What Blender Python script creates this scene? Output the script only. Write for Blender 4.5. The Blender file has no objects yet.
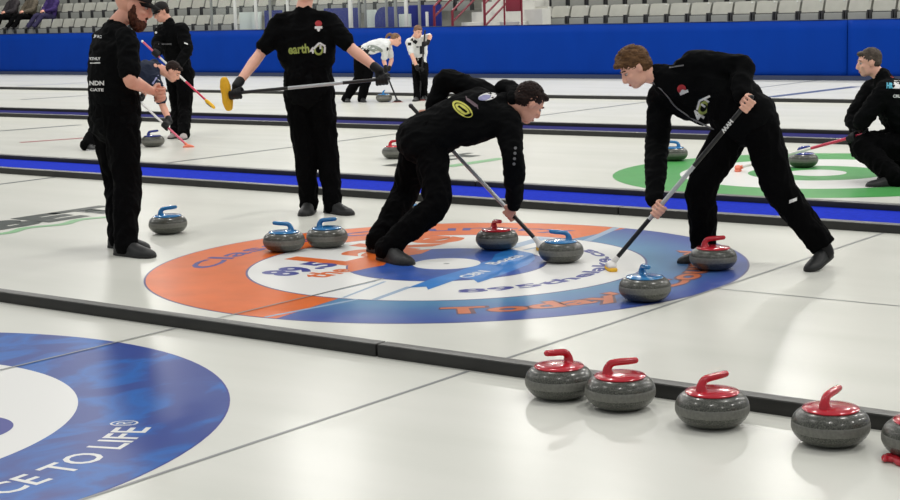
import bpy, bmesh, math, random
from mathutils import Vector, Matrix, noise
from mathutils.bvhtree import BVHTree
PI = math.pi
random.seed(7)
S = bpy.context.scene
C = S.collection
V = Vector

# ------------------------------------------------------------------ materials
def lin(c):
    return tuple((v/255/12.92 if v/255 <= .04045 else ((v/255+.055)/1.055)**2.4) for v in c)

def mat(name, rgb, rough=.6, spec=.5, metal=0, var=0, vscale=20, bump=0, bscale=60, coat=0, sheen=0, alpha=1, stretch=None):
    m = bpy.data.materials.new(name); m.use_nodes = True
    nt = m.node_tree; b = nt.nodes['Principled BSDF']
    col = (*lin(rgb), 1)
    b.inputs['Base Color'].default_value = col
    b.inputs['Roughness'].default_value = rough
    b.inputs['Specular IOR Level'].default_value = spec
    b.inputs['Metallic'].default_value = metal
    b.inputs['Coat Weight'].default_value = coat
    b.inputs['Sheen Weight'].default_value = sheen
    if alpha < 1:
        b.inputs['Alpha'].default_value = alpha
    tc = nt.nodes.new('ShaderNodeTexCoord')
    src = tc.outputs['Object']
    if stretch:
        mp = nt.nodes.new('ShaderNodeMapping'); mp.inputs['Scale'].default_value = stretch
        nt.links.new(src, mp.inputs['Vector']); src = mp.outputs['Vector']
    if var:
        n = nt.nodes.new('ShaderNodeTexNoise'); n.inputs['Scale'].default_value = vscale; n.inputs['Detail'].default_value = 5
        r = nt.nodes.new('ShaderNodeMapRange')
        r.inputs['From Min'].default_value = .3; r.inputs['From Max'].default_value = .7
        r.inputs['To Min'].default_value = 1-var; r.inputs['To Max'].default_value = 1+var
        mx = nt.nodes.new('ShaderNodeVectorMath'); mx.operation = 'SCALE'; mx.inputs[0].default_value = col[:3]
        nt.links.new(src, n.inputs['Vector']); nt.links.new(n.outputs['Fac'], r.inputs['Value'])
        nt.links.new(r.outputs['Result'], mx.inputs['Scale']); nt.links.new(mx.outputs['Vector'], b.inputs['Base Color'])
    if bump:
        n = nt.nodes.new('ShaderNodeTexNoise'); n.inputs['Scale'].default_value = bscale; n.inputs['Detail'].default_value = 3
        bp = nt.nodes.new('ShaderNodeBump'); bp.inputs['Strength'].default_value = bump; bp.inputs['Distance'].default_value = .02
        nt.links.new(src, n.inputs['Vector']); nt.links.new(n.outputs['Fac'], bp.inputs['Height'])
        nt.links.new(bp.outputs['Normal'], b.inputs['Normal'])
    return m

def ramp_mat(name, stops, scale, rough=.5, detail=4, spec=.5, stretch=(1, 1, 1), bump=0, distort=0, coat=0):
    m = bpy.data.materials.new(name); m.use_nodes = True
    nt = m.node_tree; b = nt.nodes['Principled BSDF']
    tc = nt.nodes.new('ShaderNodeTexCoord'); mp = nt.nodes.new('ShaderNodeMapping'); mp.inputs['Scale'].default_value = stretch
    n = nt.nodes.new('ShaderNodeTexNoise'); n.inputs['Scale'].default_value = scale; n.inputs['Detail'].default_value = detail
    n.inputs['Distortion'].default_value = distort
    r = nt.nodes.new('ShaderNodeValToRGB')
    el = r.color_ramp.elements
    while len(el) < len(stops): el.new(.5)
    for e, (p, c) in zip(el, stops):
        e.position = p; e.color = (*lin(c), 1)
    nt.links.new(tc.outputs['Object'], mp.inputs['Vector']); nt.links.new(mp.outputs['Vector'], n.inputs['Vector'])
    nt.links.new(n.outputs['Fac'], r.inputs['Fac']); nt.links.new(r.outputs['Color'], b.inputs['Base Color'])
    b.inputs['Roughness'].default_value = rough; b.inputs['Specular IOR Level'].default_value = spec
    b.inputs['Coat Weight'].default_value = coat
    if bump:
        bp = nt.nodes.new('ShaderNodeBump'); bp.inputs['Strength'].default_value = bump; bp.inputs['Distance'].default_value = .01
        nt.links.new(n.outputs['Fac'], bp.inputs['Height']); nt.links.new(bp.outputs['Normal'], b.inputs['Normal'])
    return m

ICE_R = .22
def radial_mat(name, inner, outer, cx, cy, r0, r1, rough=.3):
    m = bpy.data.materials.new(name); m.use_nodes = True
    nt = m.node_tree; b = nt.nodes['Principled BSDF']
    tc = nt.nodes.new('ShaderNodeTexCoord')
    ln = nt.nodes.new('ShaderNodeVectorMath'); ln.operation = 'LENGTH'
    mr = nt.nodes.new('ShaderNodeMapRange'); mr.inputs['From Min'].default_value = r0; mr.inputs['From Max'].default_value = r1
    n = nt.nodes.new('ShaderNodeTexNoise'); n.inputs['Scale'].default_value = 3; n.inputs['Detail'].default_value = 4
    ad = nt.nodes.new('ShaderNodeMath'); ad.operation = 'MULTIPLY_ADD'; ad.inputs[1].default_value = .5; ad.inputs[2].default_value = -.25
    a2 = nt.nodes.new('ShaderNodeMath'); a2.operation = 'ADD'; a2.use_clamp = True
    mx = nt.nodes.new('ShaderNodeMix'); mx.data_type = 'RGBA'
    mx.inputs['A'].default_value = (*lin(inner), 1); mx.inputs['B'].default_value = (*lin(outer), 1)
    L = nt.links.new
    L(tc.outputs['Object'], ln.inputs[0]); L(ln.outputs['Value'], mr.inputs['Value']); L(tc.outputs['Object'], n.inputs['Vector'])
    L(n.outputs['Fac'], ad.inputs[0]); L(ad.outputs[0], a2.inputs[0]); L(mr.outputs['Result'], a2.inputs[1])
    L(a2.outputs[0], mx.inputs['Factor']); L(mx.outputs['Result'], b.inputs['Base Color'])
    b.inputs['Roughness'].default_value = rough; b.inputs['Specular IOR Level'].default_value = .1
    return m

# ------------------------------------------------------------------ object helpers
ROOT = {}
def origin(parent):
    p = parent
    while p is not None and p.parent is not None: p = p.parent
    return V(p.location) if p is not None else V((0, 0, 0))

def link(name, me, m, parent=None, smooth=True):
    o = bpy.data.objects.new(name, me); C.objects.link(o)
    if m is not None:
        me.materials.clear(); me.materials.append(m)
    if smooth:
        me.polygons.foreach_set('use_smooth', [True]*len(me.polygons))
    if parent is not None: o.parent = parent
    return o

def obj(name, bm, m, parent=None, smooth=True, sharp=40, recalc=True):
    """bm is in world coordinates; the mesh is stored relative to its thing."""
    if recalc: bmesh.ops.recalc_face_normals(bm, faces=bm.faces)
    if smooth:
        for e in bm.edges:
            if len(e.link_faces) == 2 and e.calc_face_angle(0) > math.radians(sharp): e.smooth = False
    bmesh.ops.translate(bm, verts=bm.verts, vec=-origin(parent))
    me = bpy.data.meshes.new(name); bm.to_mesh(me); bm.free()
    return link(name, me, m, parent, smooth)

def tag(o, label, cat, group=None, kind=None):
    if label: o['label'] = label
    if cat: o['category'] = cat
    if group: o['group'] = group
    if kind: o['kind'] = kind
    return o

def thing(name, label, cat, loc, group=None):
    o = bpy.data.objects.new(name, None); C.objects.link(o); o.location = loc; o.empty_display_size = .1
    return tag(o, label, cat, group)

def struct(o):
    o['kind'] = 'structure'; return o

def dup(root, loc, rz=0, label=None, group=None, scale=None):
    r = root.copy(); C.objects.link(r); r.location = loc; r.rotation_euler = (0, 0, rz)
    if scale: r.scale = scale
    if label: r['label'] = label
    if group: r['group'] = group
    for ch in list(root.children):
        c = ch.copy(); C.objects.link(c); c.parent = r
        for g in list(ch.children):
            d = g.copy(); C.objects.link(d); d.parent = c
    return r

def box(bm, x0, x1, y0, y1, z0, z1, bevel=0):
    vs = [bm.verts.new((x, y, z)) for z in (z0, z1) for y in (y0, y1) for x in (x0, x1)]
    f = [(0, 2, 3, 1), (4, 5, 7, 6), (0, 1, 5, 4), (2, 6, 7, 3), (0, 4, 6, 2), (1, 3, 7, 5)]
    fs = [bm.faces.new([vs[i] for i in q]) for q in f]
    if bevel:
        es = list({e for fa in fs for e in fa.edges})
        bmesh.ops.bevel(bm, geom=es, offset=bevel, segments=2, profile=.6, affect='EDGES')
    return bm

def frame(d, hint=V((0, 0, 1))):
    d = d.normalized()
    if abs(d.dot(hint)) > .97: hint = V((1, 0, 0)) if abs(d.x) < .9 else V((0, 1, 0))
    a = hint.cross(d).normalized(); b = d.cross(a).normalized()
    return a, b

def catmull(pts, rad, n):
    P, R = [], []
    N = len(pts)
    for i in range(N-1):
        p0, p1, p2, p3 = pts[max(i-1, 0)], pts[i], pts[i+1], pts[min(i+2, N-1)]
        for k in range(n):
            t = k/n
            P.append(.5*((2*p1)+(p2-p0)*t+(2*p0-5*p1+4*p2-p3)*t*t+(3*p1-p0-3*p2+p3)*t*t*t))
            R.append(tuple(rad[i][q]*(1-t)+rad[i+1][q]*t for q in (0, 1)))
    P.append(pts[-1]); R.append(rad[-1])
    return P, R

def loft(bm, pts, radii, lat=None, seg=20, sub=4, cap=True, squash=None):
    """A tube through pts; radii are r or (r_lateral, r_other); lat: lateral axis per point."""
    pts = [V(p) for p in pts]
    rad = [(r, r) if not isinstance(r, tuple) else r for r in radii]
    if lat is not None and not isinstance(lat, list): lat = [lat]*len(pts)
    if sub > 1:
        if lat: 
            L2 = []
            for i in range(len(pts)-1):
                for k in range(sub): L2.append(V(lat[i]).lerp(V(lat[i+1]), k/sub))
            L2.append(V(lat[-1])); lat = L2
        pts, rad = catmull(pts, rad, sub)
    n = len(pts)
    tang = [(pts[min(i+1, n-1)]-pts[max(i-1, 0)]).normalized() for i in range(n)]
    if cap:   # rounded ends
        e0, e1 = [], []
        for k in (3, 2, 1):
            a = k/3.2*PI/2
            e0.append((pts[0]-tang[0]*math.sin(a)*min(rad[0]), tuple(q*math.cos(a) for q in rad[0])))
        for k in (1, 2, 3):
            a = k/3.2*PI/2
            e1.append((pts[-1]+tang[-1]*math.sin(a)*min(rad[-1]), tuple(q*math.cos(a) for q in rad[-1])))
        pts = [e[0] for e in e0]+pts+[e[0] for e in e1]
        rad = [e[1] for e in e0]+rad+[e[1] for e in e1]
        tang = [tang[0]]*3+tang+[tang[-1]]*3
        if lat: lat = [lat[0]]*3+lat+[lat[-1]]*3
    rings = []; pa = None
    for i, p in enumerate(pts):
        t = tang[i]
        if lat: a = V(lat[i]); a = (a-t*a.dot(t)).normalized(); b = t.cross(a)
        else:
            if pa is None: a, b = frame(t)
            else: a = (pa-t*pa.dot(t)).normalized(); b = t.cross(a)
            pa = a
        rings.append([bm.verts.new(p+a*math.cos(2*PI*k/seg)*rad[i][0]+b*math.sin(2*PI*k/seg)*rad[i][1]) for k in range(seg)])
    for r0, r1 in zip(rings, rings[1:]):
        for k in range(seg): bm.faces.new((r0[k], r0[(k+1) % seg], r1[(k+1) % seg], r1[k]))
    bm.faces.new(rings[0][::-1]); bm.faces.new(rings[-1])
    return bm

def ell(bm, c, r, fw=V((1, 0, 0)), up=V((0, 0, 1)), u=20, v=12):
    fw = V(fw).normalized(); l = V(up).cross(fw).normalized(); up2 = fw.cross(l)
    M = Matrix((fw*r[0], l*r[1], up2*r[2])).transposed().to_4x4(); M.translation = V(c)
    bmesh.ops.create_uvsphere(bm, u_segments=u, v_segments=v, radius=1, matrix=M)
    return bm

def lathe(bm, prof, seg=48, c=V((0, 0, 0))):
    rings = []
    for r, z in prof:
        if r < 1e-6: rings.append([bm.verts.new(c+V((0, 0, z)))])
        else: rings.append([bm.verts.new(c+V((r*math.cos(2*PI*k/seg), r*math.sin(2*PI*k/seg), z))) for k in range(seg)])
    for a, b in zip(rings, rings[1:]):
        for k in range(seg):
            j = (k+1) % seg
            if len(a) == 1 and len(b) == 1: continue
            if len(a) == 1: bm.faces.new((a[0], b[j], b[k]))
            elif len(b) == 1: bm.faces.new((a[k], a[j], b[0]))
            else: bm.faces.new((a[k], a[j], b[j], b[k]))
    return bm

def solid(name, bm, m, parent, voxel=.01, smooth=4, wr=0, wscale=7, wdir=(1, 1, 1), seed=0):
    """fuse overlapping closed shapes into one continuous surface; wr = cloth folds"""
    bmesh.ops.recalc_face_normals(bm, faces=bm.faces)
    me = bpy.data.meshes.new(name+'_raw'); bm.to_mesh(me); bm.free()
    t = bpy.data.objects.new(name+'_raw', me); C.objects.link(t)
    r = t.modifiers.new('r', 'REMESH'); r.mode = 'VOXEL'; r.voxel_size = voxel; r.adaptivity = 0
    s = t.modifiers.new('s', 'SMOOTH'); s.factor = .5; s.iterations = smooth
    dg = bpy.context.evaluated_depsgraph_get(); dg.update()
    out = bpy.data.meshes.new_from_object(t.evaluated_get(dg))
    bpy.data.objects.remove(t); bpy.data.meshes.remove(me)
    out.name = name
    o0 = origin(parent)
    if wr:
        ns = [v.normal.copy() for v in out.vertices]
        so = V((seed*3.1, seed*1.7, seed))
        for v, n in zip(out.vertices, ns):
            q = V((v.co.x*wdir[0], v.co.y*wdir[1], v.co.z*wdir[2]))*wscale+so
            d = 1-2*abs(noise.noise(q)) + .5*(1-2*abs(noise.noise(q*2.1)))
            v.co += n*wr*(d-.9)
    bvh = None
    if parent is not None:
        bvh = BVHTree.FromPolygons([v.co.copy() for v in out.vertices], [tuple(p.vertices) for p in out.polygons])
    out.transform(Matrix.Translation(-o0))
    o = link(name, out, m, parent)
    return o, bvh

def text_mesh(txt, bold=0, shear=0, spacing=1, extrude=0, res=3):
    cu = bpy.data.curves.new('t', 'FONT'); cu.body = txt; cu.size = 1; cu.offset = bold; cu.shear = shear
    cu.space_character = spacing; cu.resolution_u = res; cu.extrude = extrude
    t = bpy.data.objects.new('t', cu); C.objects.link(t)
    dg = bpy.context.evaluated_depsgraph_get(); dg.update()
    me = bpy.data.meshes.new_from_object(t.evaluated_get(dg))
    bpy.data.objects.remove(t); bpy.data.curves.remove(cu)
    return me

def decal(name, me, m, parent, a, b, up, bvh, cast, h=None, lift=.004):
    """stick a flat mesh (baseline along x) on cloth: baseline runs from a to b, found by casting along `cast`"""
    a, b, up, cast = V(a), V(b), V(up), V(cast).normalized()
    xs = [v.co.x for v in me.vertices]; x0, x1 = min(xs), max(xs)
    k = (b-a).length/(x1-x0); X = (b-a).normalized(); U = (up-X*up.dot(X)).normalized()
    ky = k if h is None else h
    bm = bmesh.new(); bm.from_mesh(me)
    bmesh.ops.triangulate(bm, faces=bm.faces)
    for _ in range(2):
        es = [e for e in bm.edges if e.calc_length()*k > .02]
        if es: bmesh.ops.subdivide_edges(bm, edges=es, cuts=1); bmesh.ops.triangulate(bm, faces=bm.faces)
    o0 = origin(parent); bad = []
    for v in bm.verts:
        p = a+X*(v.co.x-x0)*k+U*v.co.y*ky
        hit = bvh.ray_cast(p-cast*.6, cast)
        if hit[0] is None: bad.append(v); v.co = p
        else: v.co = hit[0]-cast*lift
    if bad: bmesh.ops.delete(bm, geom=bad, context='VERTS')
    bmesh.ops.translate(bm, verts=bm.verts, vec=-o0)
    m2 = bpy.data.meshes.new(name); bm.to_mesh(m2); bm.free()
    return link(name, m2, m, parent, False)

# ------------------------------------------------------------------ palette
M = {}
M['ice'] = ramp_mat('ice', [(.3, (222, 223, 213)), (.7, (231, 231, 222))], .8, rough=.24, detail=5, spec=.14, stretch=(.5, 2.5, 1), bump=.015)
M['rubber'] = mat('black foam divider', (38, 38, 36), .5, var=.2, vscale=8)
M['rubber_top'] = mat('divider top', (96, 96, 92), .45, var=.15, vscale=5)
M['carpet'] = mat('blue carpet', (30, 52, 186), .95, .05, var=.12, vscale=30)
M['carpet_dark'] = mat('navy carpet', (42, 42, 100), .95, .05, var=.12, vscale=30)
M['vinyl'] = mat('blue vinyl', (0, 52, 146), .6, .08, var=.05, vscale=2, bump=.25, bscale=1.6, stretch=(1.2, 1, .5))
M['kick'] = mat('dark kick strip', (40, 52, 84), .6)
M['conc'] = mat('concrete', (150, 150, 143), .9, var=.12, vscale=3)
M['conc_l'] = mat('pale concrete', (205, 205, 198), .85, var=.06, vscale=3)
M['seatback'] = mat('grey plastic', (214, 214, 204), .5, var=.06, vscale=4)
M['seatpan'] = mat('seat pan plastic', (140, 142, 137), .5, var=.08, vscale=4)
M['dark'] = mat('dark metal', (45, 46, 48), .6)
M['orange'] = mat('orange paint', (226, 110, 46), .28, .08, var=.07, vscale=4)
M['blue4'] = mat('deep blue paint', (46, 84, 166), .28, .08, var=.16, vscale=5)
M['logo_blue'] = mat('bright blue paint', (50, 128, 204), .28, .08, var=.1, vscale=6)
M['white_p'] = mat('white paint', (236, 236, 232), .28, .08)
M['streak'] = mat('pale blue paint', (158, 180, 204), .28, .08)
M['ring_line'] = mat('ring outline', (92, 92, 140), .28, .08)
M['indigo'] = mat('indigo lettering', (66, 72, 150), .28, .08)
M['green'] = mat('green paint', (84, 166, 90), .28, .08, var=.06, vscale=4)
M['green_pale'] = mat('pale green paint', (140, 190, 142), .28, .08)
M['ink'] = mat('dark lettering', (72, 78, 74), .28, .08, var=.1)
M['line'] = mat('thin grey line', (150, 152, 152), .28, .08)
M['hog'] = mat('grey hog line', (104, 110, 112), .28, .08, var=.2, vscale=3)
M['redline'] = mat('red mark', (176, 96, 100), .28, .08)
M['slate'] = mat('slate blue mark', (88, 100, 132), .28, .08, var=.2)
M['marble'] = ramp_mat('marbled blue paint', [(.34, (44, 68, 146)), (.48, (48, 74, 150)), (.58, (30, 104, 186)), (.72, (58, 74, 148))], 2.4, rough=.28, detail=6, spec=.1, stretch=(1.3, .9, 1), distort=.5)
M['granite'] = ramp_mat('granite', [(.34, (50, 51, 47)), (.5, (80, 81, 74)), (.62, (92, 93, 85)), (.72, (122, 122, 113))], 170, rough=.3, detail=3, spec=.4, coat=.35)
M['band'] = ramp_mat('striking band', [(.3, (104, 104, 98)), (.7, (122, 122, 115))], 90, rough=.55, detail=3)
M['red'] = mat('red plastic', (196, 32, 48), .18, coat=.6, var=.04)
M['blue'] = mat('blue plastic', (38, 122, 182), .18, coat=.6, var=.04)
M['navyp'] = mat('dark blue plastic', (36, 52, 140), .25, coat=.4)
M['skin'] = mat('skin', (228, 168, 144), .5, .4, var=.06, vscale=12)
M['skin2'] = mat('light skin', (240, 184, 160), .5, .4, var=.05, vscale=12)
M['lips'] = mat('lips', (178, 104, 98), .5)
M['eye'] = mat('eye white', (190, 180, 172), .2)
M['iris'] = mat('iris', (40, 34, 30), .2)
M['black'] = mat('black knit', (10, 11, 12), .9, .08, var=.15, vscale=6, bump=.15, bscale=40)
M['black2'] = mat('black trouser cloth', (8, 8, 9), .9, .06, var=.15, vscale=6, bump=.15, bscale=30)
M['charcoal'] = mat('charcoal knit', (32, 34, 36), .85, .25, var=.12, vscale=6)
M['navy'] = mat('navy knit', (26, 34, 52), .85, .25, var=.12, vscale=6)
M['glove'] = mat('black glove', (20, 20, 22), .6, .3)
M['shoe'] = mat('black shoe', (36, 37, 37), .5, .4, var=.2, vscale=20)
M['sole'] = mat('dark sole', (26, 26, 26), .6)
M['paleshoe'] = mat('grey shoe', (170, 160, 158), .6)
M['whitesole'] = mat('white sole', (205, 205, 205), .6)
M['hair_b'] = ramp_mat('brown hair', [(.3, (72, 50, 34)), (.7, (124, 92, 62))], 26, spec=.15, rough=.6, stretch=(1, 1, 3), bump=.5)
M['hair_d'] = ramp_mat('dark brown hair', [(.3, (24, 17, 15)), (.7, (48, 33, 28))], 26, spec=.15, rough=.6, stretch=(1, 1, 3), bump=.5)
M['hair_r'] = ramp_mat('auburn beard', [(.3, (54, 32, 24)), (.7, (98, 60, 44))], 40, spec=.15, rough=.7, bump=.5)
M['hair_a'] = ramp_mat('light brown hair', [(.3, (104, 76, 58)), (.7, (152, 118, 94))], 26, spec=.15, rough=.6, stretch=(1, 1, 3), bump=.5)
M['hair_g'] = ramp_mat('grey brown hair', [(.3, (62, 54, 48)), (.7, (98, 88, 78))], 26, spec=.15, rough=.6, bump=.4)
M['cap'] = mat('black cap', (26, 24, 24), .8, .3)
M['white'] = mat('white cloth', (226, 228, 226), .8, .3, var=.03)
M['greyc'] = mat('grey green cloth', (142, 150, 142), .8, .3)
M['print'] = mat('white print', (228, 228, 226), .7)
M['lime'] = mat('lime print', (158, 170, 84), .7)
M['yellowp'] = mat('yellow print', (206, 204, 90), .7)
M['redp'] = mat('red print', (176, 44, 50), .7)
M['greyp'] = mat('grey print', (112, 112, 114), .7)
M['brownp'] = mat('mauve print', (104, 84, 92), .7)
M['lilacp'] = mat('lilac print', (150, 150, 190), .7)
M['tealp'] = mat('light blue print', (96, 190, 214), .7)
M['yellow'] = mat('yellow fabric pad', (240, 184, 34), .7, var=.06, vscale=30)
M['silver'] = mat('silver shaft', (186, 190, 192), .3, metal=.3)
M['shaftb'] = mat('black shaft', (22, 22, 24), .35)
M['pink'] = mat('pink shaft', (222, 104, 128), .35)
M['redshaft'] = mat('crimson shaft', (214, 52, 84), .35)
M['whiteplast'] = mat('white plastic', (235, 232, 228), .35)
M['orangepad'] = mat('orange pad', (238, 128, 98), .6)
M['redpad'] = mat('dark red pad', (128, 48, 44), .6)
M['maroon'] = mat('maroon paint', (120, 22, 44), .4)
M['post'] = mat('white post', (206, 208, 204), .4)
M['postg'] = mat('grey post', (136, 140, 138), .4, metal=.2)
M['panelw'] = mat('white panel', (208, 218, 210), .5)
M['panelb'] = mat('navy panel', (18, 32, 122), .45, var=.15, vscale=3)
M['purple'] = mat('purple cloth', (48, 26, 92), .8, var=.2)
M['navyt'] = mat('navy trousers', (32, 26, 66), .8, var=.2)
M['brownc'] = mat('brown coat', (92, 84, 70), .85, var=.25)
M['magenta'] = mat('dark fabric', (40, 34, 38), .7)

Rw, Fw, Uz = V((.794, .608, 0)), V((-.608, .794, 0)), V((0, 0, 1))
def iv(r, u, f): return (Rw*r+Uz*u+Fw*f).normalized()
M['orange_text'] = mat('orange lettering', (206, 118, 82), .28, .08)
M['brownline'] = mat('brown letter outline', (112, 82, 92), .28, .08)
# ------------------------------------------------------------------ ice sheets and dividers
HX = -6.07
HOUSES = [(HX, 3.272), (HX, 7.891), (HX-.09, 13.692)]
bm = bmesh.new(); box(bm, -62, 12, -6, 28.9, -.2, 0)
struct(obj('floor', bm, M['ice'], None, False))

def divider(y0, y1, joint, h, label):
    """a foam divider: long blocks laid end to end, one joint in view"""
    for side, x0, x1 in (('left', -58, joint-.006), ('right', joint+.006, 11.5)):
        t = thing('foam_divider', '%s length of the %s' % (side, label), 'divider', ((x0+x1)/2, (y0+y1)/2, 0), 'foam dividers between the sheets')
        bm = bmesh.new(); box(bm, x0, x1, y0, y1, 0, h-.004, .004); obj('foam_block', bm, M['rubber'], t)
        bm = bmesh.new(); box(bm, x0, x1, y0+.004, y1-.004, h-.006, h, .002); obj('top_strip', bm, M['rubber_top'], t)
divider(5.575, 5.655, -4.72, .062, 'black foam divider behind the front row of stones')
divider(10.375, 10.475, -6.3, .06, 'black divider on the near edge of the bright blue carpet')
divider(11.38, 11.48, -8.4, .06, 'black divider on the far edge of the bright blue carpet')
divider(16.45, 16.55, -12, .06, 'black divider on the near edge of the dark navy carpet')
divider(17.5, 17.6, -14.5, .06, 'black divider on the far edge of the dark navy carpet')
divider(22.83, 22.93, -18, .055, 'single black divider nearest the blue boards')
for (y0, y1, m, lab) in ((10.475, 11.38, 'carpet', 'bright blue carpet strip between two black foam dividers'), (16.55, 17.5, 'carpet_dark', 'dark navy carpet strip in the far gap between the sheets')):
    bm = bmesh.new(); box(bm, -52, 9, y0, y1, 0, .014)
    tag(obj('carpet_runner', bm, M[m], None, False), lab, 'carpet')

# ------------------------------------------------------------------ painted marks in the ice
def ring_bm(cx, cy, r0, r1, z, a0=0, a1=360, n=128, thick=.0012):
    bm = bmesh.new(); N = max(8, int(n*(a1-a0)/360)); full = a1-a0 >= 360
    A = [math.radians(a0+(a1-a0)*i/N) for i in range(N+(0 if full else 1))]
    o = [bm.verts.new((cx+r1*math.cos(a), cy+r1*math.sin(a), z)) for a in A]
    if r0 <= 0:
        bm.faces.new(o)
    else:
        q = [bm.verts.new((cx+r0*math.cos(a), cy+r0*math.sin(a), z)) for a in A]
        for i in range(len(A) if full else len(A)-1):
            j = (i+1) % len(A); bm.faces.new((q[i], o[i], o[j], q[j]))
    return bm

def poly_bm(pts, z, cx=0, cy=0):
    bm = bmesh.new(); bm.faces.new([bm.verts.new((cx+x, cy+y, z)) for x, y in pts]); bmesh.ops.triangulate(bm, faces=bm.faces)
    return bm

def strip(bm, a, b, w, z=.0015):
    a, b = V((*a, z)), V((*b, z)); d = (b-a).normalized(); n = V((-d.y, d.x, 0))*w/2
    bm.faces.new([bm.verts.new(p) for p in (a-n, b-n, b+n, a+n)]); return bm

def arc_text(parent, txt, m, cx, cy, r, a_start, a_end, h, tops_in=True, bold=0, z=.005, name='lettering', wfac=1):
    """letters bent around a circle; tops_in: the tops point to the centre"""
    me = text_mesh(txt, bold); xs = [v.co.x for v in me.vertices]; x0, x1 = min(xs), max(xs)
    bm = bmesh.new(); bm.from_mesh(me); bmesh.ops.triangulate(bm, faces=bm.faces)
    for v in bm.verts:
        t = (v.co.x-x0)/(x1-x0); a = math.radians(a_start+(a_end-a_start)*t)
        rr = r-v.co.y*h if tops_in else r+v.co.y*h
        v.co = V((cx+rr*math.cos(a), cy+rr*math.sin(a), z))
    for f in bm.faces:
        f.normal_update()
        if f.normal.z < 0: f.normal_flip()
    return obj(name, bm, m, parent, False, recalc=False)

def flat_text(parent, txt, m, a, b, h, bold=0, z=.005, name='lettering', flip=1):
    """baseline from a to b on the ice, letter height h; tops point to the left of a->b"""
    me = text_mesh(txt, bold); xs = [v.co.x for v in me.vertices]; x0, x1 = min(xs), max(xs)
    a, b = V((*a, z)), V((*b, z)); k = (b-a)/(x1-x0); n = V((-k.y, k.x, 0)).normalized()*h*flip
    bm = bmesh.new(); bm.from_mesh(me)
    for v in bm.verts: v.co = a+k*(v.co.x-x0)+n*v.co.y
    return obj(name, bm, m, parent, False, recalc=False)

R12, R8, R4 = 1.89, 1.26, .63
# main house
cx, cy = HOUSES[1]
t = thing('painted_house', 'orange and blue curling rings where two sweepers work around scattered stones', 'ice rings', (cx, cy, 0)); t.scale = (1, 1, .4)
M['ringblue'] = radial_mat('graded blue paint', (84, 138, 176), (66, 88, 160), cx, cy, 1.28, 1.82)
obj('outline', ring_bm(cx, cy, 0, R12+.012, .0012), M['ring_line'], t, False)
def sector(name, m, pts): return obj(name, poly_bm(pts, .0024, cx, cy), m, t, False)
def arc(r, a0, a1, n=60): return [(r*math.cos(math.radians(a0+(a1-a0)*i/n)), r*math.sin(math.radians(a0+(a1-a0)*i/n))) for i in range(n+1)]
obj('orange_ring', ring_bm(cx, cy, R8, R12, .0024, 84, 278.5), M['orange'], t, False)
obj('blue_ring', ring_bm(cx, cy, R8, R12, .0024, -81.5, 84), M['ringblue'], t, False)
sector('blue_wedge', M['ringblue'], [(.245, -1.868), (.46, -1.83), (.315, -1.222), (.3, -1.5), (.285, -1.66)]) if False else None
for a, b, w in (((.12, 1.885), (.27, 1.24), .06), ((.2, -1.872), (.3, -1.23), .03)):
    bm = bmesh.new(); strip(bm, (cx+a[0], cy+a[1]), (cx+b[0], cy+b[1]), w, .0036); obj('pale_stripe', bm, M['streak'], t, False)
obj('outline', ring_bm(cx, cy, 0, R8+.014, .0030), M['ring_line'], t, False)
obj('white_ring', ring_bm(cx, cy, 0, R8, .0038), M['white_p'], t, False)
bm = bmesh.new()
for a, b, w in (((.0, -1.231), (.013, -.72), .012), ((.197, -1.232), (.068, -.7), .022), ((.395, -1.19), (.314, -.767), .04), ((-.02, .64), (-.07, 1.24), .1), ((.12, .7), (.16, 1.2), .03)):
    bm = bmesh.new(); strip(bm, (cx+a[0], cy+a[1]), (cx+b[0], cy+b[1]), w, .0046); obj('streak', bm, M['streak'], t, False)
obj('outline', ring_bm(cx, cy, 0, R4+.012, .0046), M['ring_line'], t, False)
obj('blue_disc', ring_bm(cx, cy, 0, R4, .0054), M['blue4'], t, False)
sp = [(-.343, -.525), (-.34, -.354), (-.32, -.239), (-.40, -.1), (-.445, .099), (-.40, .25), (-.456, .43)]
obj('orange_patch', poly_bm(sp+arc(R4, 137, 237, 24), .0060, cx, cy), M['orange'], t, False)
obj('bright_emblem', poly_bm([(.325, -.799), (.40, -.72), (.47, -.793), (.431, -.551), (.401, -.371), (.50, -.39), (.589, -.465), (.563, -.203), (.484, .214), (.40, .42), (.26, .60), (.002, .70), (.06, .45), (.166, .267), (.19, .05), (.237, -.173), (.261, -.487)], .0064, cx, cy), M['logo_blue'], t, False)
obj('button', ring_bm(cx, cy, 0, .218, .0070), M['white_p'], t, False)
obj('button_pin', ring_bm(cx, cy, 0, .02, .0075), M['line'], t, False)
arc_text(t, 'Classic Country', M['indigo'], cx, cy, 1.50, -146, -268, .26, False, .014, .0045)
arc_text(t, "Today's Country", M['brownline'], cx, cy, 1.66, -54.3, 48.3, .25, True, .075, .0042, 'letter_outline')
arc_text(t, "Today's Country", M['orange_text'], cx, cy, 1.66, -54, 48, .25, True, .03, .0047)
arc_text(t, '895thelake.ca', M['indigo'], cx, cy, 1.045, -49, 62, .15, True, .03, .0055)
flat_text(t, '89.5', M['indigo'], (cx-.60, cy-.86), (cx-.60, cy-.34), .34, .04, .0052)
flat_text(t, 'the', M['orange'], (cx-.36, cy-.80), (cx-.36, cy-.46), .27, .03, .0052)
flat_text(t, 'Lake', M['orange'], (cx-.56, cy-.36), (cx-.56, cy+.98), .72, .04, .0050)
flat_text(t, 'CBN', M['white_p'], (cx+.44, cy-.36), (cx+.42, cy-.10), .12, .02, .0069)
flat_text(t, 'Boats', M['white_p'], (cx+.30, cy+.12), (cx+.26, cy+.50), .12, .02, .0069)
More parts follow.
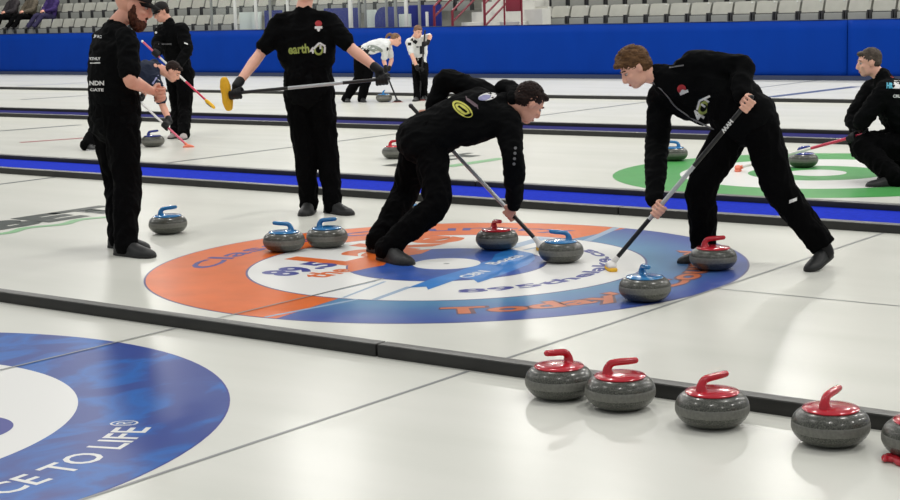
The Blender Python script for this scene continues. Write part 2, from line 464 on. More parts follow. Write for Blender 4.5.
# near house
cx, cy = HOUSES[0]
t = thing('painted_house', 'marbled blue curling ring with white letters in the near left corner', 'ice rings', (cx, cy, 0)); t.scale = (1, 1, .4)
obj('outline', ring_bm(cx, cy, 0, R12+.008, .0012), M['indigo'], t, False)
obj('marbled_ring', ring_bm(cx, cy, R8, R12, .0024), M['marble'], t, False)
obj('white_disc', ring_bm(cx, cy, 0, R8, .0030), M['white_p'], t, False)
arc_text(t, 'SCIENCE TO LIFE', M['white_p'], cx, cy, 1.63, -20, 31.5, .205, True, .012, .0042)
arc_text(t, '®', M['white_p'], cx, cy, 1.56, 32.3, 35.5, .16, True, 0, .0042)
bm = ring_bm(cx+.74, cy+.40, .165, .225, .0045, 0, 100)
obj('blue_swirl', bm, M['indigo'], t, False)
# green house
cx, cy = HOUSES[2]
t = thing('painted_house', 'green and white curling rings beside the crouching person', 'ice rings', (cx, cy, 0)); t.scale = (1, 1, .4)
obj('green_ring', ring_bm(cx, cy, R8, R12, .002), M['green'], t, False)
obj('white_ring', ring_bm(cx, cy, R4, R8, .0026), M['white_p'], t, False)
obj('green_disc', ring_bm(cx, cy, .0, R4, .0032), M['green'], t, False)
obj('button', ring_bm(cx, cy, 0, .27, .0038), M['white_p'], t, False)

# lines across the sheets
def marking(label, cat, m, strips, z=.0016, name='painted_line'):
    bm = bmesh.new()
    for a, b, w in strips: strip(bm, a, b, w, z)
    return tag(obj(name, bm, M[m], None, False), label, cat)
SH = [(-1, 5.56), (5.67, 10.36), (11.5, 16.43), (17.62, 22.81), (22.95, 28.85)]
nm = ['nearest sheet', 'sheet with the orange and blue rings', 'sheet with the green rings', 'fourth sheet', 'sheet along the boards']
for (y0, y1), n in list(zip(SH, nm)):
    marking('thin back line crossing the %s' % n, 'ice line', 'line', [((HX+R12+.01, y0), (HX+R12+.01, y1), .02)], .0016)
for k in (0, 1):
    y0, y1 = SH[k]; hy = HOUSES[k][1]
    marking('thin tee line crossing the %s through its rings' % nm[k], 'ice line', 'line', [((HX, y0), (HX, y1), .014)] if k == 0 else [((HX, y0), (HX, hy-R4), .014)], .0049)
for (y0, y1), n in list(zip(SH, nm))[1:]:
    marking('dark hog line crossing the %s' % n, 'ice line', 'hog', [((-13.0, y0), (-13.0, y1), .055)])
marking('thin centre line running right from the orange and blue rings', 'ice line', 'line', [((HX+R12, 7.93), (9, 7.93), .014)])
marking('short red line on the ice behind the bearded man', 'ice line', 'redline', [((-17.1, 13.1), (-16.7, 14.2), .12)])
marking('grey line on the ice at the left edge of the green-ringed sheet', 'ice line', 'hog', [((-19.25, 13.9), (-18.9, 15.6), .12)])
marking('faint grey line on the far ice left of the bearded man', 'ice line', 'hog', [((-26.0, 20.0), (-25.7, 21.6), .12)])
marking('broad slate blue mark on the far ice under the blue boards', 'ice line', 'slate', [((-11.6, 23.9), (-11.4, 27.0), .22)])
marking('slate blue line on the far ice at left under the blue boards', 'ice line', 'slate', [((-31.3, 24.0), (-30.2, 26.6), .14)])
t = thing('painted_advert', 'dark letters with a green wavy underline on the ice behind the bearded man', 'ice advert', (-10, 7.4, 0))
flat_text(t, 'NBET', M['ink'], (-10.2, 6.9), (-10.2, 8.95), .62, .06, .0024)
bm = bmesh.new()
N = 40; pa = [( -10.02+.05*math.sin(i/N*PI*7), 6.8+1.85*i/N) for i in range(N+1)]
lo = [bm.verts.new((x-.05, y, .002)) for x, y in pa]; hi = [bm.verts.new((x+.05, y, .002)) for x, y in pa]
for i in range(N): bm.faces.new((lo[i], hi[i], hi[i+1], lo[i+1]))
obj('wavy_underline', bm, M['green_pale'], t, False)
t = thing('painted_advert', 'small dark and green advert on the ice behind the bent middle sweeper', 'ice advert', (-9.8, 13.4, 0))
flat_text(t, 'BET', M['ink'], (-10.2, 12.6), (-10.2, 14.1), .42, .06, .0024)
bm = bmesh.new(); strip(bm, (-9.8, 12.8), (-9.77, 13.75), .16, .002); obj('green_underline', bm, M['green_pale'], t, False)

# ------------------------------------------------------------------ boards
bm = bmesh.new()
x = -62
box(bm, -62, 12, 28.94, 29.14, .06, 1.15, .01)
struct(obj('wall_back', bm, M['vinyl'], None))
bm = bmesh.new(); box(bm, -62, 12, 28.86, 28.885, 0, .09); struct(obj('baseboard_back', bm, M['kick'], None, False))
bm = bmesh.new(); box(bm, -62, 12, 28.93, 29.17, 1.15, 1.165, .004); struct(obj('trim_1', bm, M['kick'], None))
# a vinyl cover laced over each section of the boards
k = 0
for x0, x1 in ((-42, -31.7), (-31.7, -22.9), (-22.9, -12.4), (-12.4, -3)):
    bm = bmesh.new(); n = int((x1-x0)/.12); cols = []
    for i in range(n+1):
        xx = x0+.01+(x1-x0-.02)*i/n; d = .012*noise.noise(V((xx*1.1, 3, 0)))+.01*noise.noise(V((xx*4, 0, 5)))
        cols.append([bm.verts.new((xx, 28.905+d*(1-j/6)-.006+(.008 if i in (0, n) else 0), (.012 if j == 0 else .1*0+j*.191)+.004*0+.004*(j > 0)*math.sin(xx*3))) for j in range(7)])
    for a, b in zip(cols, cols[1:]):
        for j in range(6): bm.faces.new((a[j], b[j], b[j+1], a[j+1]))
    o = obj('vinyl_cover', bm, M['vinyl'], None)
    tag(o, ['blue vinyl cover on the boards at the far left', 'blue vinyl cover on the boards behind the two women in white tops', 'blue vinyl cover on the boards between the women and the right sweeper', 'blue vinyl cover on the boards at the right behind the crouching person'][k], 'board cover'); k += 1
    sd = o.modifiers.new('thick', 'SOLIDIFY'); sd.thickness = .006

# ------------------------------------------------------------------ stands
for i in range(5):
    y = 30.55+.85*i; z = .62+.46*i
    bm = bmesh.new(); box(bm, -62, -22.9, y, y+.86, 0, z, .005); box(bm, -21.3, 12, y, y+.86, 0, z, .005)
    struct(obj('trim_%d' % (i+2), bm, M['conc'], None))
bm = bmesh.new(); box(bm, -62, 12, 34.8, 35, 0, 9); struct(obj('wall_stand', bm, M['conc'], None, False))
bm = bmesh.new(); box(bm, -62, 12, 29.17, 30.6, -.2, .3); struct(obj('floor_walkway', bm, M['conc'], None, False))

seat = thing('arena_seat', 'grey folding arena seat in the stand', 'seat', (0, 0, 0))
bm = bmesh.new()       # backrest: gently curved plate
g = [[bm.verts.new((-.235+.47*i/6, .02*math.cos((i/6-.5)*PI)+.10*j/3+(.006 if i in (0, 6) else 0), .65+.26*j/3-(.012 if i in (0, 6) and j == 3 else 0))) for j in range(4)] for i in range(7)]
for a, b in zip(g, g[1:]):
    for j in range(3): bm.faces.new((a[j], b[j], b[j+1], a[j+1]))
bmesh.ops.solidify(bm, geom=bm.faces[:], thickness=.025)
seatpart = obj('backrest', bm, M['seatback'], seat)
bm = bmesh.new(); box(bm, -.2, .2, -.10, -.05, .40, .63, .015); obj('folded_seat', bm, M['seatpan'], seat)
bm = bmesh.new(); box(bm, -.25, -.225, -.12, .03, .40, .68, .006); box(bm, .215, .24, -.12, .03, .40, .68, .006)
box(bm, -.225, .215, -.03, -.01, .60, .645); obj('seat_frame', bm, M['dark'], seat)
bm = bmesh.new(); ell(bm, (.17, .075, .875), (.022, .012, .016), u=10, v=6); obj('number_plate', bm, M['white'], seat)
first = True
names = ['first', 'second', 'third']
for row in range(3):
    y = 30.98+.85*row; z = .64+.46*row
    xs = [(-42+.52*i, 'left') for i in range(23)] + [(-20.85+.52*i, 'right') for i in range(20)]
    if row > 0: xs += [(-29.9+.52*i, 'mid') for i in range(13)]
    for x, side in xs:
        if row > 0 and side == 'left' and abs(x+40.0) < .0: continue
        lab = 'grey folded seat in the %s row above the boards, %s' % (names[row], {'left': 'in the left stand', 'right': 'right of the maroon rails', 'mid': 'behind the white posts'}[side])
        grp = 'folded seats in the %s row, %s stand' % (names[row], side)
        if first: seat.location = (x, y, z); seat['label'] = lab; seat['group'] = grp; first = False
        else: dup(seat, (x, y, z), 0, lab, grp)

# stair with maroon rails
bm = bmesh.new()
for i in range(10): box(bm, -22.88, -21.32, 29.75+.42*i, 30.19+.42*i, 0, .75+.235*i, .004)
tag(obj('stair', bm, M['conc_l'], None), 'pale concrete stair between the maroon rails', 'stair')
def tube(bm, pts, r, seg=10): return loft(bm, pts, [r]*len(pts), seg=seg, sub=1, cap=False)
for X, lab, tops, pt in ((-22.85, 'maroon handrail on the left of the pale stair', (1.62, 1.38), 1.62), (-22.32, 'maroon handrail along the middle of the pale stair', (1.5, 1.25), 1.5), (-21.4, 'maroon handrail on the right of the pale stair', (1.64, 1.38, 1.14), 1.75)):
    t = thing('handrail', lab, 'handrail', (X, 29.5, .3))
    for yy in (29.5, 32.3):
        bm = bmesh.new(); tube(bm, [(X, yy, .3 if yy < 30 else 1.7), (X, yy, pt+(yy-29.5)*.58)], .032); obj('post', bm, M['maroon'], t)
    for z0 in tops:
        bm = bmesh.new(); tube(bm, [(X, 29.5, z0), (X, 32.4, z0+2.9*.58)], .026); obj('rail', bm, M['maroon'], t)
t = thing('gate', 'small maroon gate panel beside the right stand', 'gate', (-20.95, 29.7, .3))
bm = bmesh.new(); box(bm, -20.95, -20.55, 29.7, 29.74, 1.46, 1.85, .01); obj('panel', bm, M['maroon'], t)
for xx in (-21.0, -20.52):
    bm = bmesh.new(); tube(bm, [(xx, 29.72, .3), (xx, 29.72, 2.1)], .022); obj('post', bm, M['maroon'], t)
for i, (x0, x1, z1, lab) in enumerate(((-21.2, -20.55, 1.27, 'low white concrete block at the foot of the right stand'), (-20.75, -20.15, 1.5, 'white concrete block one step up beside the right stand'))):
    bm = bmesh.new(); box(bm, x0-.1, x1-.5+.3, 29.95+.35*i, 30.3+.35*i, .3, z1-.04+.04*i, .01); tag(obj('concrete_block', bm, M['conc_l'], None), lab, 'block')
# posts and panels behind the boards
gpt = thing('glass_partition', 'clear glass partition on white and grey posts behind the boards', 'glass partition', (-26.5, 29.39, .3))
for X, w, m in ((-30.1, .05, 'postg'), (-29.24, .07, 'post'), (-28.50, .07, 'post'), (-28.0, .05, 'postg'), (-27.4, .05, 'post'), (-25.33, .1, 'post'), (-25.05, .04, 'postg'), (-24.86, .04, 'postg'),
        (-24.2, .04, 'postg'), (-23.92, .06, 'postg'), (-23.6, .08, 'post'), (-23.2, .05, 'postg'), (-22.98, .05, 'post')):
    bm = bmesh.new(); hh = 1.5 if X == -22.98 else 3.6
    box(bm, X-w/2, X+w/2, 29.36, 29.42, .3, hh, .01); obj('post', bm, M[m], gpt)
def panel(x0, x1, z0, z1, y, m, lab, cut=0, rnd=0):
    bm = bmesh.new(); pts = [(x0, z0), (x1-cut, z0), (x1, z1)]
    if rnd: pts += [(x0+rnd-rnd*math.sin(a*PI/12), z1-rnd+rnd*math.cos(a*PI/12)) for a in range(7)]
    else: pts += [(x0, z1)]
    f = bm.faces.new([bm.verts.new((x, y, z)) for x, z in pts])
    r = bmesh.ops.extrude_face_region(bm, geom=[f]); bmesh.ops.translate(bm, verts=[v for v in r['geom'] if isinstance(v, bmesh.types.BMVert)], vec=(0, .04, 0))
    return tag(obj('rink_panel', bm, M[m], None, False), lab, 'panel')
panel(-29.5, -28.72, .3, 1.6, 29.8, 'panelw', 'pale slanted panel behind the boards left of the lettered shirt', .12)
panel(-28.65, -28.05, .3, 1.63, 29.85, 'panelb', 'navy panel behind the boards next to the pale slanted panel')
panel(-26.6, -25.45, .3, 1.64, 29.85, 'panelb', 'navy panel behind the boards at the shirtsleeve of the lettered shirt')
panel(-25.3, -25.0, .3, 1.58, 29.95, 'panelw', 'narrow pale panel left of the curved navy panel')
panel(-25.0, -23.95, .3, 1.64, 29.9, 'panelb', 'navy panel with a rounded corner behind the ponytailed woman', 0, .3)
panel(-24.0, -23.65, .3, 1.46, 29.6, 'panelw', 'small white panel between two posts above the women')
panel(-23.9, -22.95, .3, 1.66, 29.88, 'panelb', 'navy panel behind the boards left of the maroon handrails')
M['gp'] = mat('clear glass', (220, 232, 228), .08, .3, alpha=.03)
for x0, x1 in ((-30.07, -29.28), (-29.2, -28.54), (-28.46, -25.4), (-25.26, -23.65)):
    bm = bmesh.new(); box(bm, x0, x1, 29.385, 29.395, 1.17, 3.5); obj('glass_pane', bm, M['gp'], gpt, False)

# ------------------------------------------------------------------ curling stones
def make_stone(col, name='red'):
    t = thing('curling_stone', 'x', 'curling stone', (0, 0, 0))
    bm = bmesh.new()
    lower = [(0, .003), (.055, .003), (.062, 0), (.07, .002), (.094, .007), (.116, .018), (.131, .034), (.139, .048), (.1425, .060)]
    upper = [(.1425, .080), (.1405, .092), (.135, .104), (.126, .115), (.114, .124), (.1, .130), (0, .131)]
    lathe(bm, lower+upper); body = obj('granite_body', bm, M['granite'], t)
    bm = bmesh.new(); lathe(bm, [(.137, .051), (.1415, .054), (.1432, .061), (.1436, .070), (.1432, .079), (.1415, .087), (.137, .091)]); obj('striking_band', bm, M['band'], t)
    hm = M[col]
    bm = bmesh.new(); lathe(bm, [(0, .129), (.103, .129), (.1045, .1325), (.100, .137), (.07, .142), (.03, .145), (0, .146)]); plate = obj('handle_plate', bm, hm, t)
    bm = bmesh.new()   # goose neck rising from the plate, then the grip
    loft(bm, [(-.046, 0, .130), (-.050, 0, .148), (-.047, 0, .168), (-.032, 0, .184), (-.004, 0, .189), (.030, 0, .192), (.062, 0, .195)],
         [(.034, .032), (.022, .022), (.017, .017), (.016, .0155), (.0165, .0145), (.017, .0145), (.0145, .013)], lat=V((0, 1, 0)), seg=16, sub=5)
    obj('handle', bm, hm, t)
    return t
proto = {k: make_stone(k) for k in ('red', 'blue', 'navyp')}
used = set()
ang = lambda phi: math.radians(phi+37.4)
STONES = [((-3.564, 5.384), 'red', ang(214), 'red-handled curling stone against the divider, leftmost of the front row'),
 ((-3.256, 5.364), 'red', ang(-5), 'red-handled curling stone second from the left in the front row'),
 ((-2.816, 5.319), 'red', ang(25), 'red-handled curling stone third from the left in the front row'),
 ((-2.330, 5.319), 'red', ang(50), 'red-handled curling stone in the front row left of the one cut off'),
 ((-1.985, 5.325), 'red', ang(40), 'red-handled curling stone cut off by the right edge, over the red scrap'),
 ((-4.343, 7.426), 'blue', ang(-80), 'blue-handled curling stone nearest the viewer on the orange and blue rings'),
 ((-5.471, 8.310), 'blue', ang(172), 'blue-handled curling stone in front of the middle sweeper\'s broom'),
 ((-6.140, 8.547), 'red', ang(-70), 'red-handled curling stone under the middle sweeper\'s hand'),
 ((-4.496, 8.507), 'red', ang(-8), 'red-handled curling stone between the right sweeper\'s legs'),
 ((-7.400, 7.805), 'blue', ang(178), 'blue-handled curling stone on the orange ring, left of a touching pair'),
 ((-7.257, 8.086), 'blue', ang(-12), 'blue-handled curling stone on the orange ring, right of a touching pair'),
 ((-8.809, 8.043), 'blue', ang(8), 'blue-handled curling stone on bare ice beside the bearded man\'s shoes'),
 ((-6.491, 14.113), 'navyp', ang(20), 'curling stone on the green rings in front of the crouching person'),
 ((-17.631, 21.268), 'blue', ang(80), 'small far curling stone being swept by the ponytailed woman'),
 ((-14.795, 13.336), 'navyp', ang(5), 'curling stone by the gloved hand of the bending man in navy'),
 ((-10.893, 13.297), 'red', ang(0), 'red-handled curling stone behind the raised elbow sweeper\'s back leg, on the next sheet'),
 ((-7.959, 14.211), 'blue', ang(160), 'blue-handled curling stone behind the right sweeper\'s lower arm, on the green-ringed sheet'),
 ((-7.571, 9.326), 'blue', ang(180), 'curling stone mostly hidden behind the legs of the middle sweeper')]
for (x, y), col, rz, lab in STONES:
    if col not in used:
        o = proto[col]; used.add(col); o.location = (x, y, 0); o.rotation_euler = (0, 0, rz); o['label'] = lab; o['group'] = 'curling stones'
    else: dup(proto[col], (x, y, 0), rz, lab, 'curling stones')
# red scrap beside the last stone
bm = bmesh.new()
for k in range(7):
    a = k*.9; ell(bm, (-2.07+.03*math.cos(a*2.1)+.012*k, 5.20+.025*math.sin(a*1.7), .012), (.032, .016, .012), V((math.cos(a), math.sin(a), .1)), u=12, v=8)
bx, _ = solid('red_scrap', bm, M['red'], None, .004, 2, .003, 40)
tag(bx, 'small crumpled red scrap on the ice below the cut-off front stone', 'scrap')
# ------------------------------------------------------------------ brooms
def seg_tube(name, a, b, t0, t1, r, m, parent):
    bm = bmesh.new(); loft(bm, [a.lerp(b, t0), a.lerp(b, t1)], [r, r], seg=14, sub=1, cap=False); return obj(name, bm, m, parent)
def broom(label, head, top, parts, pad, cap_m, bottom='shaftb', r=.014, head_style='flat', padrot=0, pk=1):
    a, b = V(head), V(top); t = thing('curling_broom', label, 'broom', (a.x, a.y, max(0, a.z-.03)), 'curling brooms')
    for nm, t0, t1, m in parts: seg_tube(nm, a, b, t0, t1, r, M[m], t)
    bm = bmesh.new(); ell(bm, b, (.02, .0165, .0165), (b-a), V((0, 0, 1)) if abs((b-a).normalized().z) < .9 else V((1, 0, 0)), 12, 8); obj('end_cap', bm, M[cap_m], t)
    d = (b-a).normalized()
    if head_style == 'flat':     # pad lying on the ice
        ax = V((math.cos(padrot), math.sin(padrot), 0)); sd = V((-ax.y, ax.x, 0))
        bm = bmesh.new(); z0 = a.z-.022
        P = [V((a.x, a.y, z0))+ax*q for q in (-.085, -.05, 0, .05, .085)]
        loft(bm, P, [(.024, .012), (.032, .016), (.034, .017), (.032, .016), (.024, .012)], lat=sd, seg=16, sub=2); obj('pad', bm, M[pad], t)
        bm = bmesh.new(); loft(bm, [V((a.x, a.y, z0+.018))-ax*.055, V((a.x, a.y, z0+.026)), V((a.x, a.y, z0+.018))+ax*.055], [(.026, .014), (.034, .026), (.026, .014)], lat=sd, seg=14, sub=2)
        loft(bm, [V((a.x, a.y, z0+.02)), a+d*.06], [.02, .017], seg=12, sub=1)
        obj('head_plate', bm, M['whiteplast' if pad == 'yellow' else 'orangepad' if pad == 'orangepad' else cap_m], t)
    else:                        # pad held up, seen broad side on
        up = V(padrot).normalized(); n = V(head_style).normalized()
        bm = bmesh.new(); P = [a+up*q*pk for q in (-.115, -.06, 0, .06, .115)]
        loft(bm, P, [(.032, .02), (.047, .026), (.042, .024), (.047, .026), (.032, .02)], lat=up.cross(n), seg=18, sub=3); obj('pad', bm, M[pad], t)
        bm = bmesh.new(); loft(bm, [a-n*.02-up*.05, a-n*.02+up*.05], [(.03, .012)]*2, lat=up.cross(n), seg=14, sub=1); loft(bm, [a, a+d*.06], [.02, .016], seg=12, sub=1); obj('head_plate', bm, M[bottom], t)
    return t, a, b

def closest(a, b, p):
    t = max(.03, min(.985, (p-a).dot(b-a)/(b-a).length_squared)); return a.lerp(b, t)

# ------------------------------------------------------------------ people
def hand_bm(bm, wrist, grip, axis, k=1.0, fat=0):
    """palm, four curled fingers and a thumb closed round an axis"""
    axis = axis.normalized(); w = (grip-wrist); w = (w-axis*w.dot(axis)*.6).normalized()
    n = axis.cross(w).normalized()
    f = w-axis*w.dot(axis); f.normalize()
    g0 = grip+n*.030*k
    loft(bm, [wrist, wrist.lerp(g0, .5), g0-f*.004+n*.006], [(.028*k+fat, .021*k+fat), (.036*k+fat, .018*k+fat), (.040*k+fat, .016*k+fat)], lat=axis, seg=14, sub=3)
    for i, (off, L) in enumerate(((.037, .96), (.0125, 1.06), (-.0125, 1.0), (-.036, .84))):
        base = grip+axis*off*k
        pts = []
        for ang_, rr in ((8, .034), (48, .036), (95, .033), (140, .031), (185*L, .029)):
            a = math.radians(ang_); pts.append(base+n*math.cos(a)*rr*k+f*math.sin(a)*rr*k)
        loft(bm, pts, [.0100*k+fat, .0098*k+fat, .0092*k+fat, .0084*k+fat, .0075*k+fat], seg=10, sub=3)
    b0 = wrist.lerp(g0, .45)+axis*.026*k; th = []
    th = [b0, grip+axis*.052*k+n*.02*k-f*.026*k, grip+axis*.046*k-n*.012*k-f*.03*k, grip+axis*.034*k-n*.032*k-f*.008*k]
    loft(bm, th, [.015*k+fat, .0135*k+fat, .0115*k+fat, .0095*k+fat], seg=10, sub=3)

def head_frame(Cn, fwd, up):
    f = fwd.normalized(); u = (up-f*up.dot(f)).normalized(); l = u.cross(f)
    return lambda x, y, z, k=1: Cn+f*x+l*y+u*z, f, l, u

def person(label, J, s, fwd, up, outfit, sticks={}, voxel=.0058, skin='skin', hair=None, hairstyle='short', cap=None, beard=None,
           top='jacket', topm='black', legm='black2', gloves=(False, False), shoes=('shoe', 'sole'), cat='person', bulk=1.0, legk=1.0, jk=1.0, floor=0, group=None, hump=.02, sk=1.1, trap=1, hk=1, hemz=.040):
    J = {k: V(v) for k, v in J.items()}
    gx = (J['anL']+J['anR'])/2
    t = thing('person', label, cat, (gx.x, gx.y, floor), group)
    L_h = (J['hipL']-J['hipR']).normalized(); L_s = (J['shL']-J['shR']).normalized()
    spine = J['neck']-J['pel']; sl = spine.length
    frontS = L_s.cross(spine.normalized()); frontH = L_h.cross(spine.normalized())
    front = (frontS+frontH).normalized()
    HF, f, l, u = head_frame(J['head'], fwd, up)
    k = s*.98*hk
    # hands snap onto what they hold
    grips = {}
    for sd in 'LR':
        w = J['wr'+sd]; e = J['el'+sd]
        if sd in sticks:
            a, b = sticks[sd]; q = closest(a, b, w+(w-e).normalized()*.05)
            d = (w-q); ax = (b-a).normalized(); d = d-ax*d.dot(ax)
            want = ((e-q).normalized()); want = (want-ax*want.dot(ax)*.7).normalized()
            J['wr'+sd] = q+want*.088*s; grips[sd] = (q, ax)
        else:
            q = w+(w-e).normalized()*.085*s; ax = (w-e).cross(front+V((.01, .02, .1))); grips[sd] = (q, ax.normalized())
    # ---- the body, one continuous figure
    bm = bmesh.new()
    ell(bm, HF(-.012*k, 0, .030*k), (.096*k, .076*k, .088*k), f, u, 28, 20)
    ell(bm, HF(.022*k, 0, -.028*k), (.072*k, .062*k, .082*k), f, u, 24, 16)
    ell(bm, HF(.050*k, 0, -.083*k), (.038*k, .036*k, .028*k), f, u, 16, 10)
    ell(bm, HF(.02*k, .04*k, -.06*k), (.045*k, .022*k, .04*k), f, u, 12, 8); ell(bm, HF(.02*k, -.04*k, -.06*k), (.045*k, .022*k, .04*k), f, u, 12, 8)
    for q in (-1, 1):
        ell(bm, HF(.075*k, q*.028*k, .030*k), (.017*k, .026*k, .009*k), f, u, 12, 8)
        ell(bm, HF(.064*k, q*.040*k, -.018*k), (.022*k, .02*k, .018*k), f, u, 12, 8)
        ell(bm, HF(-.008*k, q*.074*k, -.004*k), (.018*k, .010*k, .031*k), (f-l*q*.25), u, 12, 10)
    loft(bm, [HF(.084*k, 0, .022*k), HF(.100*k, 0, -.006*k), HF(.107*k, 0, -.026*k), HF(.094*k, 0, -.034*k)], [.009*k, .011*k, .014*k, .012*k], seg=10, sub=2)
    ell(bm, HF(.084*k, 0, -.060*k), (.013*k, .024*k, .006*k), f, u, 12, 8); ell(bm, HF(.082*k, 0, -.070*k), (.013*k, .021*k, .007*k), f, u, 12, 8)
    nk = J['neck']
    loft(bm, [nk-spine.normalized()*.05, nk+spine.normalized()*.02, HF(-.022*k, 0, -.05*k), HF(-.015*k, 0, 0)], [.066*s, .06*s, .056*s, .055*s], seg=18, sub=3)
    mid = J['pel'].lerp(nk, .5)-front*(hump*.6*s)
    loft(bm, [J['pel'], J['pel'].lerp(nk, .3)-front*.015, mid, J['pel'].lerp(nk, .8)-front*hump*.5, nk-spine.normalized()*.02],
         [(.13*s, .085*s), (.115*s, .075*s), (.12*s, .08*s), (.12*s, .058*s), (.06*s, .052*s)], lat=[L_h, L_h, L_h.lerp(L_s, .5), L_s, L_s], seg=22)
    for sd in 'LR':
        sh, e, w = J['sh'+sd], J['el'+sd], J['wr'+sd]
        loft(bm, [nk.lerp(sh, .4)-spine.normalized()*.03, sh, sh.lerp(e, .5), e, e.lerp(w, .3), w], [.034*s, .042*s, .044*s*bulk**.5, .040*s*bulk**.5, .042*s*bulk**.5, .027*s], seg=16)
        g, ax = grips[sd]; hand_bm(bm, w, g, ax, s)
        hp, kn, an = J['hip'+sd], J['kn'+sd], J['an'+sd]
        loft(bm, [hp, hp.lerp(kn, .5), kn, kn.lerp(an, .35), an], [.082*s, .074*s, .055*s, .055*s, .038*s], seg=16)
        b0 = V((an.x, an.y, max(floor, an.z-.085*min(s, 1.0)))); to = J['toe'+sd]; dd = V((to.x-b0.x, to.y-b0.y, 0)).normalized(); sn = min(.9, (b0.z-floor)/(.2*sk*s)); dd = (dd*math.sqrt(1-sn*sn)-V((0, 0, sn))); uu = dd.cross(V((0, 0, 1)).cross(dd))
        loft(bm, [an, b0+dd*.04+uu*.045, b0+dd*.12+uu*.034], [.033*s, .026*s, .018*s], seg=12)
    body, _ = solid('body', bm, M[skin], t, voxel, 3)
    # eyes and brows
    for q in (-1, 1):
        bm = bmesh.new(); ell(bm, HF(.0730*k, q*.031*k, .010*k), (.0112*k, .0135*k, .0075*k), f, u, 12, 8); ey = obj('eye', bm, M['eye'], t)
        bm = bmesh.new(); ell(bm, HF(.0812*k, q*.031*k, .009*k), (.0048*k, .0066*k, .0066*k), f, u, 10, 8); obj('iris', bm, M['iris'], ey)
        if hair:
            bm = bmesh.new(); loft(bm, [HF(.0865*k, q*.014*k, .031*k), HF(.0875*k, q*.032*k, .036*k), HF(.074*k, q*.05*k, .031*k)], [(.004*k, .004*k)]*3, seg=8, sub=2); obj('eyebrow', bm, M[hair], t)
    bm = bmesh.new(); ell(bm, HF(.091*k, 0, -.064*k), (.008*k, .021*k, .0085*k), f, u, 12, 8); obj('lips', bm, M['lips'], t)
    # hair
    if hair and hairstyle != 'shaved':
        bm = bmesh.new()
        if hairstyle == 'messy':
            ell(bm, HF(-.024*k, 0, .048*k), (.104*k, .086*k, .092*k), f, u); ell(bm, HF(-.05*k, 0, .0), (.068*k, .080*k, .075*k), f, u)
            rnd = random.Random(3)
            for i in range(46):
                a = rnd.uniform(0, 2*PI); b = rnd.uniform(.15, 1.2)
                p = HF(-.01*k+.098*k*math.sin(b)*math.cos(a), .078*k*math.sin(b)*math.sin(a), .052*k+.088*k*math.cos(b))
                ell(bm, p, (.03*k, .014*k, .014*k), (f+l*rnd.uniform(-.6, .6)+u*rnd.uniform(-.3, .5)), u, 8, 6)
            ell(bm, HF(.075*k, .01*k, .085*k), (.038*k, .055*k, .022*k), f, u)
        elif hairstyle == 'pony':
            ell(bm, HF(-.024*k, 0, .040*k), (.098*k, .083*k, .088*k), f, u); ell(bm, HF(-.045*k, 0, 0), (.064*k, .078*k, .06*k), f, u)
            ell(bm, HF(-.115*k, 0, .06*k), (.03*k, .03*k, .03*k), f, u)
            loft(bm, [HF(-.11*k, 0, .06*k), HF(-.16*k, 0, .05*k), HF(-.19*k, 0, .0), HF(-.195*k, 0, -.06*k)], [.024, .03, .024, .01], seg=10)
        else:
            ell(bm, HF(-.02*k, 0, .042*k), (.097*k, .081*k, .087*k), f, u); ell(bm, HF(-.048*k, 0, .004*k), (.060*k, .076*k, .062*k), f, u)
            ell(bm, HF(.058*k, 0, .088*k), (.034*k, .05*k, .022*k), f, u)
        solid('hair', bm, M[hair], t, max(.006, voxel), 2, .006*k, 55)
    if beard:
        bm = bmesh.new()
        ell(bm, HF(.052*k, 0, -.088*k), (.052*k, .050*k, .040*k), f, u); ell(bm, HF(.060*k, 0, -.105*k), (.036*k, .036*k, .032*k), f, u)
        for q in (-1, 1): loft(bm, [HF(.006*k, q*.066*k, .0), HF(.012*k, q*.062*k, -.045*k), HF(.04*k, q*.042*k, -.085*k)], [.016*k, .024*k, .032*k], seg=12)
        ell(bm, HF(.092*k, 0, -.047*k), (.010*k, .03*k, .008*k), f, u)
        solid('beard', bm, M[beard], t, max(.006, voxel), 2, .005*k, 60)
    if cap:
        bm = bmesh.new(); ell(bm, HF(-.012*k, 0, .055*k), (.106*k, .089*k, .085*k), f, u, 28, 18)
        bmesh.ops.bisect_plane(bm, geom=bm.verts[:]+bm.edges[:]+bm.faces[:], plane_co=HF(0, 0, .040*k), plane_no=-u+f*.0, clear_outer=True)
        bmesh.ops.contextual_create(bm, geom=[e for e in bm.edges if e.is_boundary])
        cp = obj('cap', bm, M[cap], t)
        bm = bmesh.new(); rows = []
        for i in range(13):
            a = -1.15+2.3*i/12; row = []
            for j in range(4):
                rr = .085+.062*j/3*math.cos(a*.75)
                row.append(bm.verts.new(HF((-.005+rr*math.cos(a)*1.08)*k, .092*k*math.sin(a)*(1-.06*j), (.046-.02*(j/3)-.014*abs(math.sin(a)))*k)))
            rows.append(row)
        for a_, b_ in zip(rows, rows[1:]):
            for j in range(3): bm.faces.new((a_[j], b_[j], b_[j+1], a_[j+1]))
        bmesh.ops.solidify(bm, geom=bm.faces[:], thickness=.005); obj('brim', bm, M[cap], cp)
    # ---- trousers
    cv = max(.0095, voxel*1.2); rs = hash(label) % 7
    rs = sum(map(ord, label)) % 17
    bm = bmesh.new(); T = legk*s
    pu = spine.normalized()
    loft(bm, [J['pel']+pu*.10*s, J['pel']+pu*.02*s, J['pel']-pu*.07*s], [(.165*s*bulk, .125*s*bulk), (.18*s*bulk, .135*s*bulk), (.14*s*bulk, .115*s*bulk)], lat=L_h, seg=24)
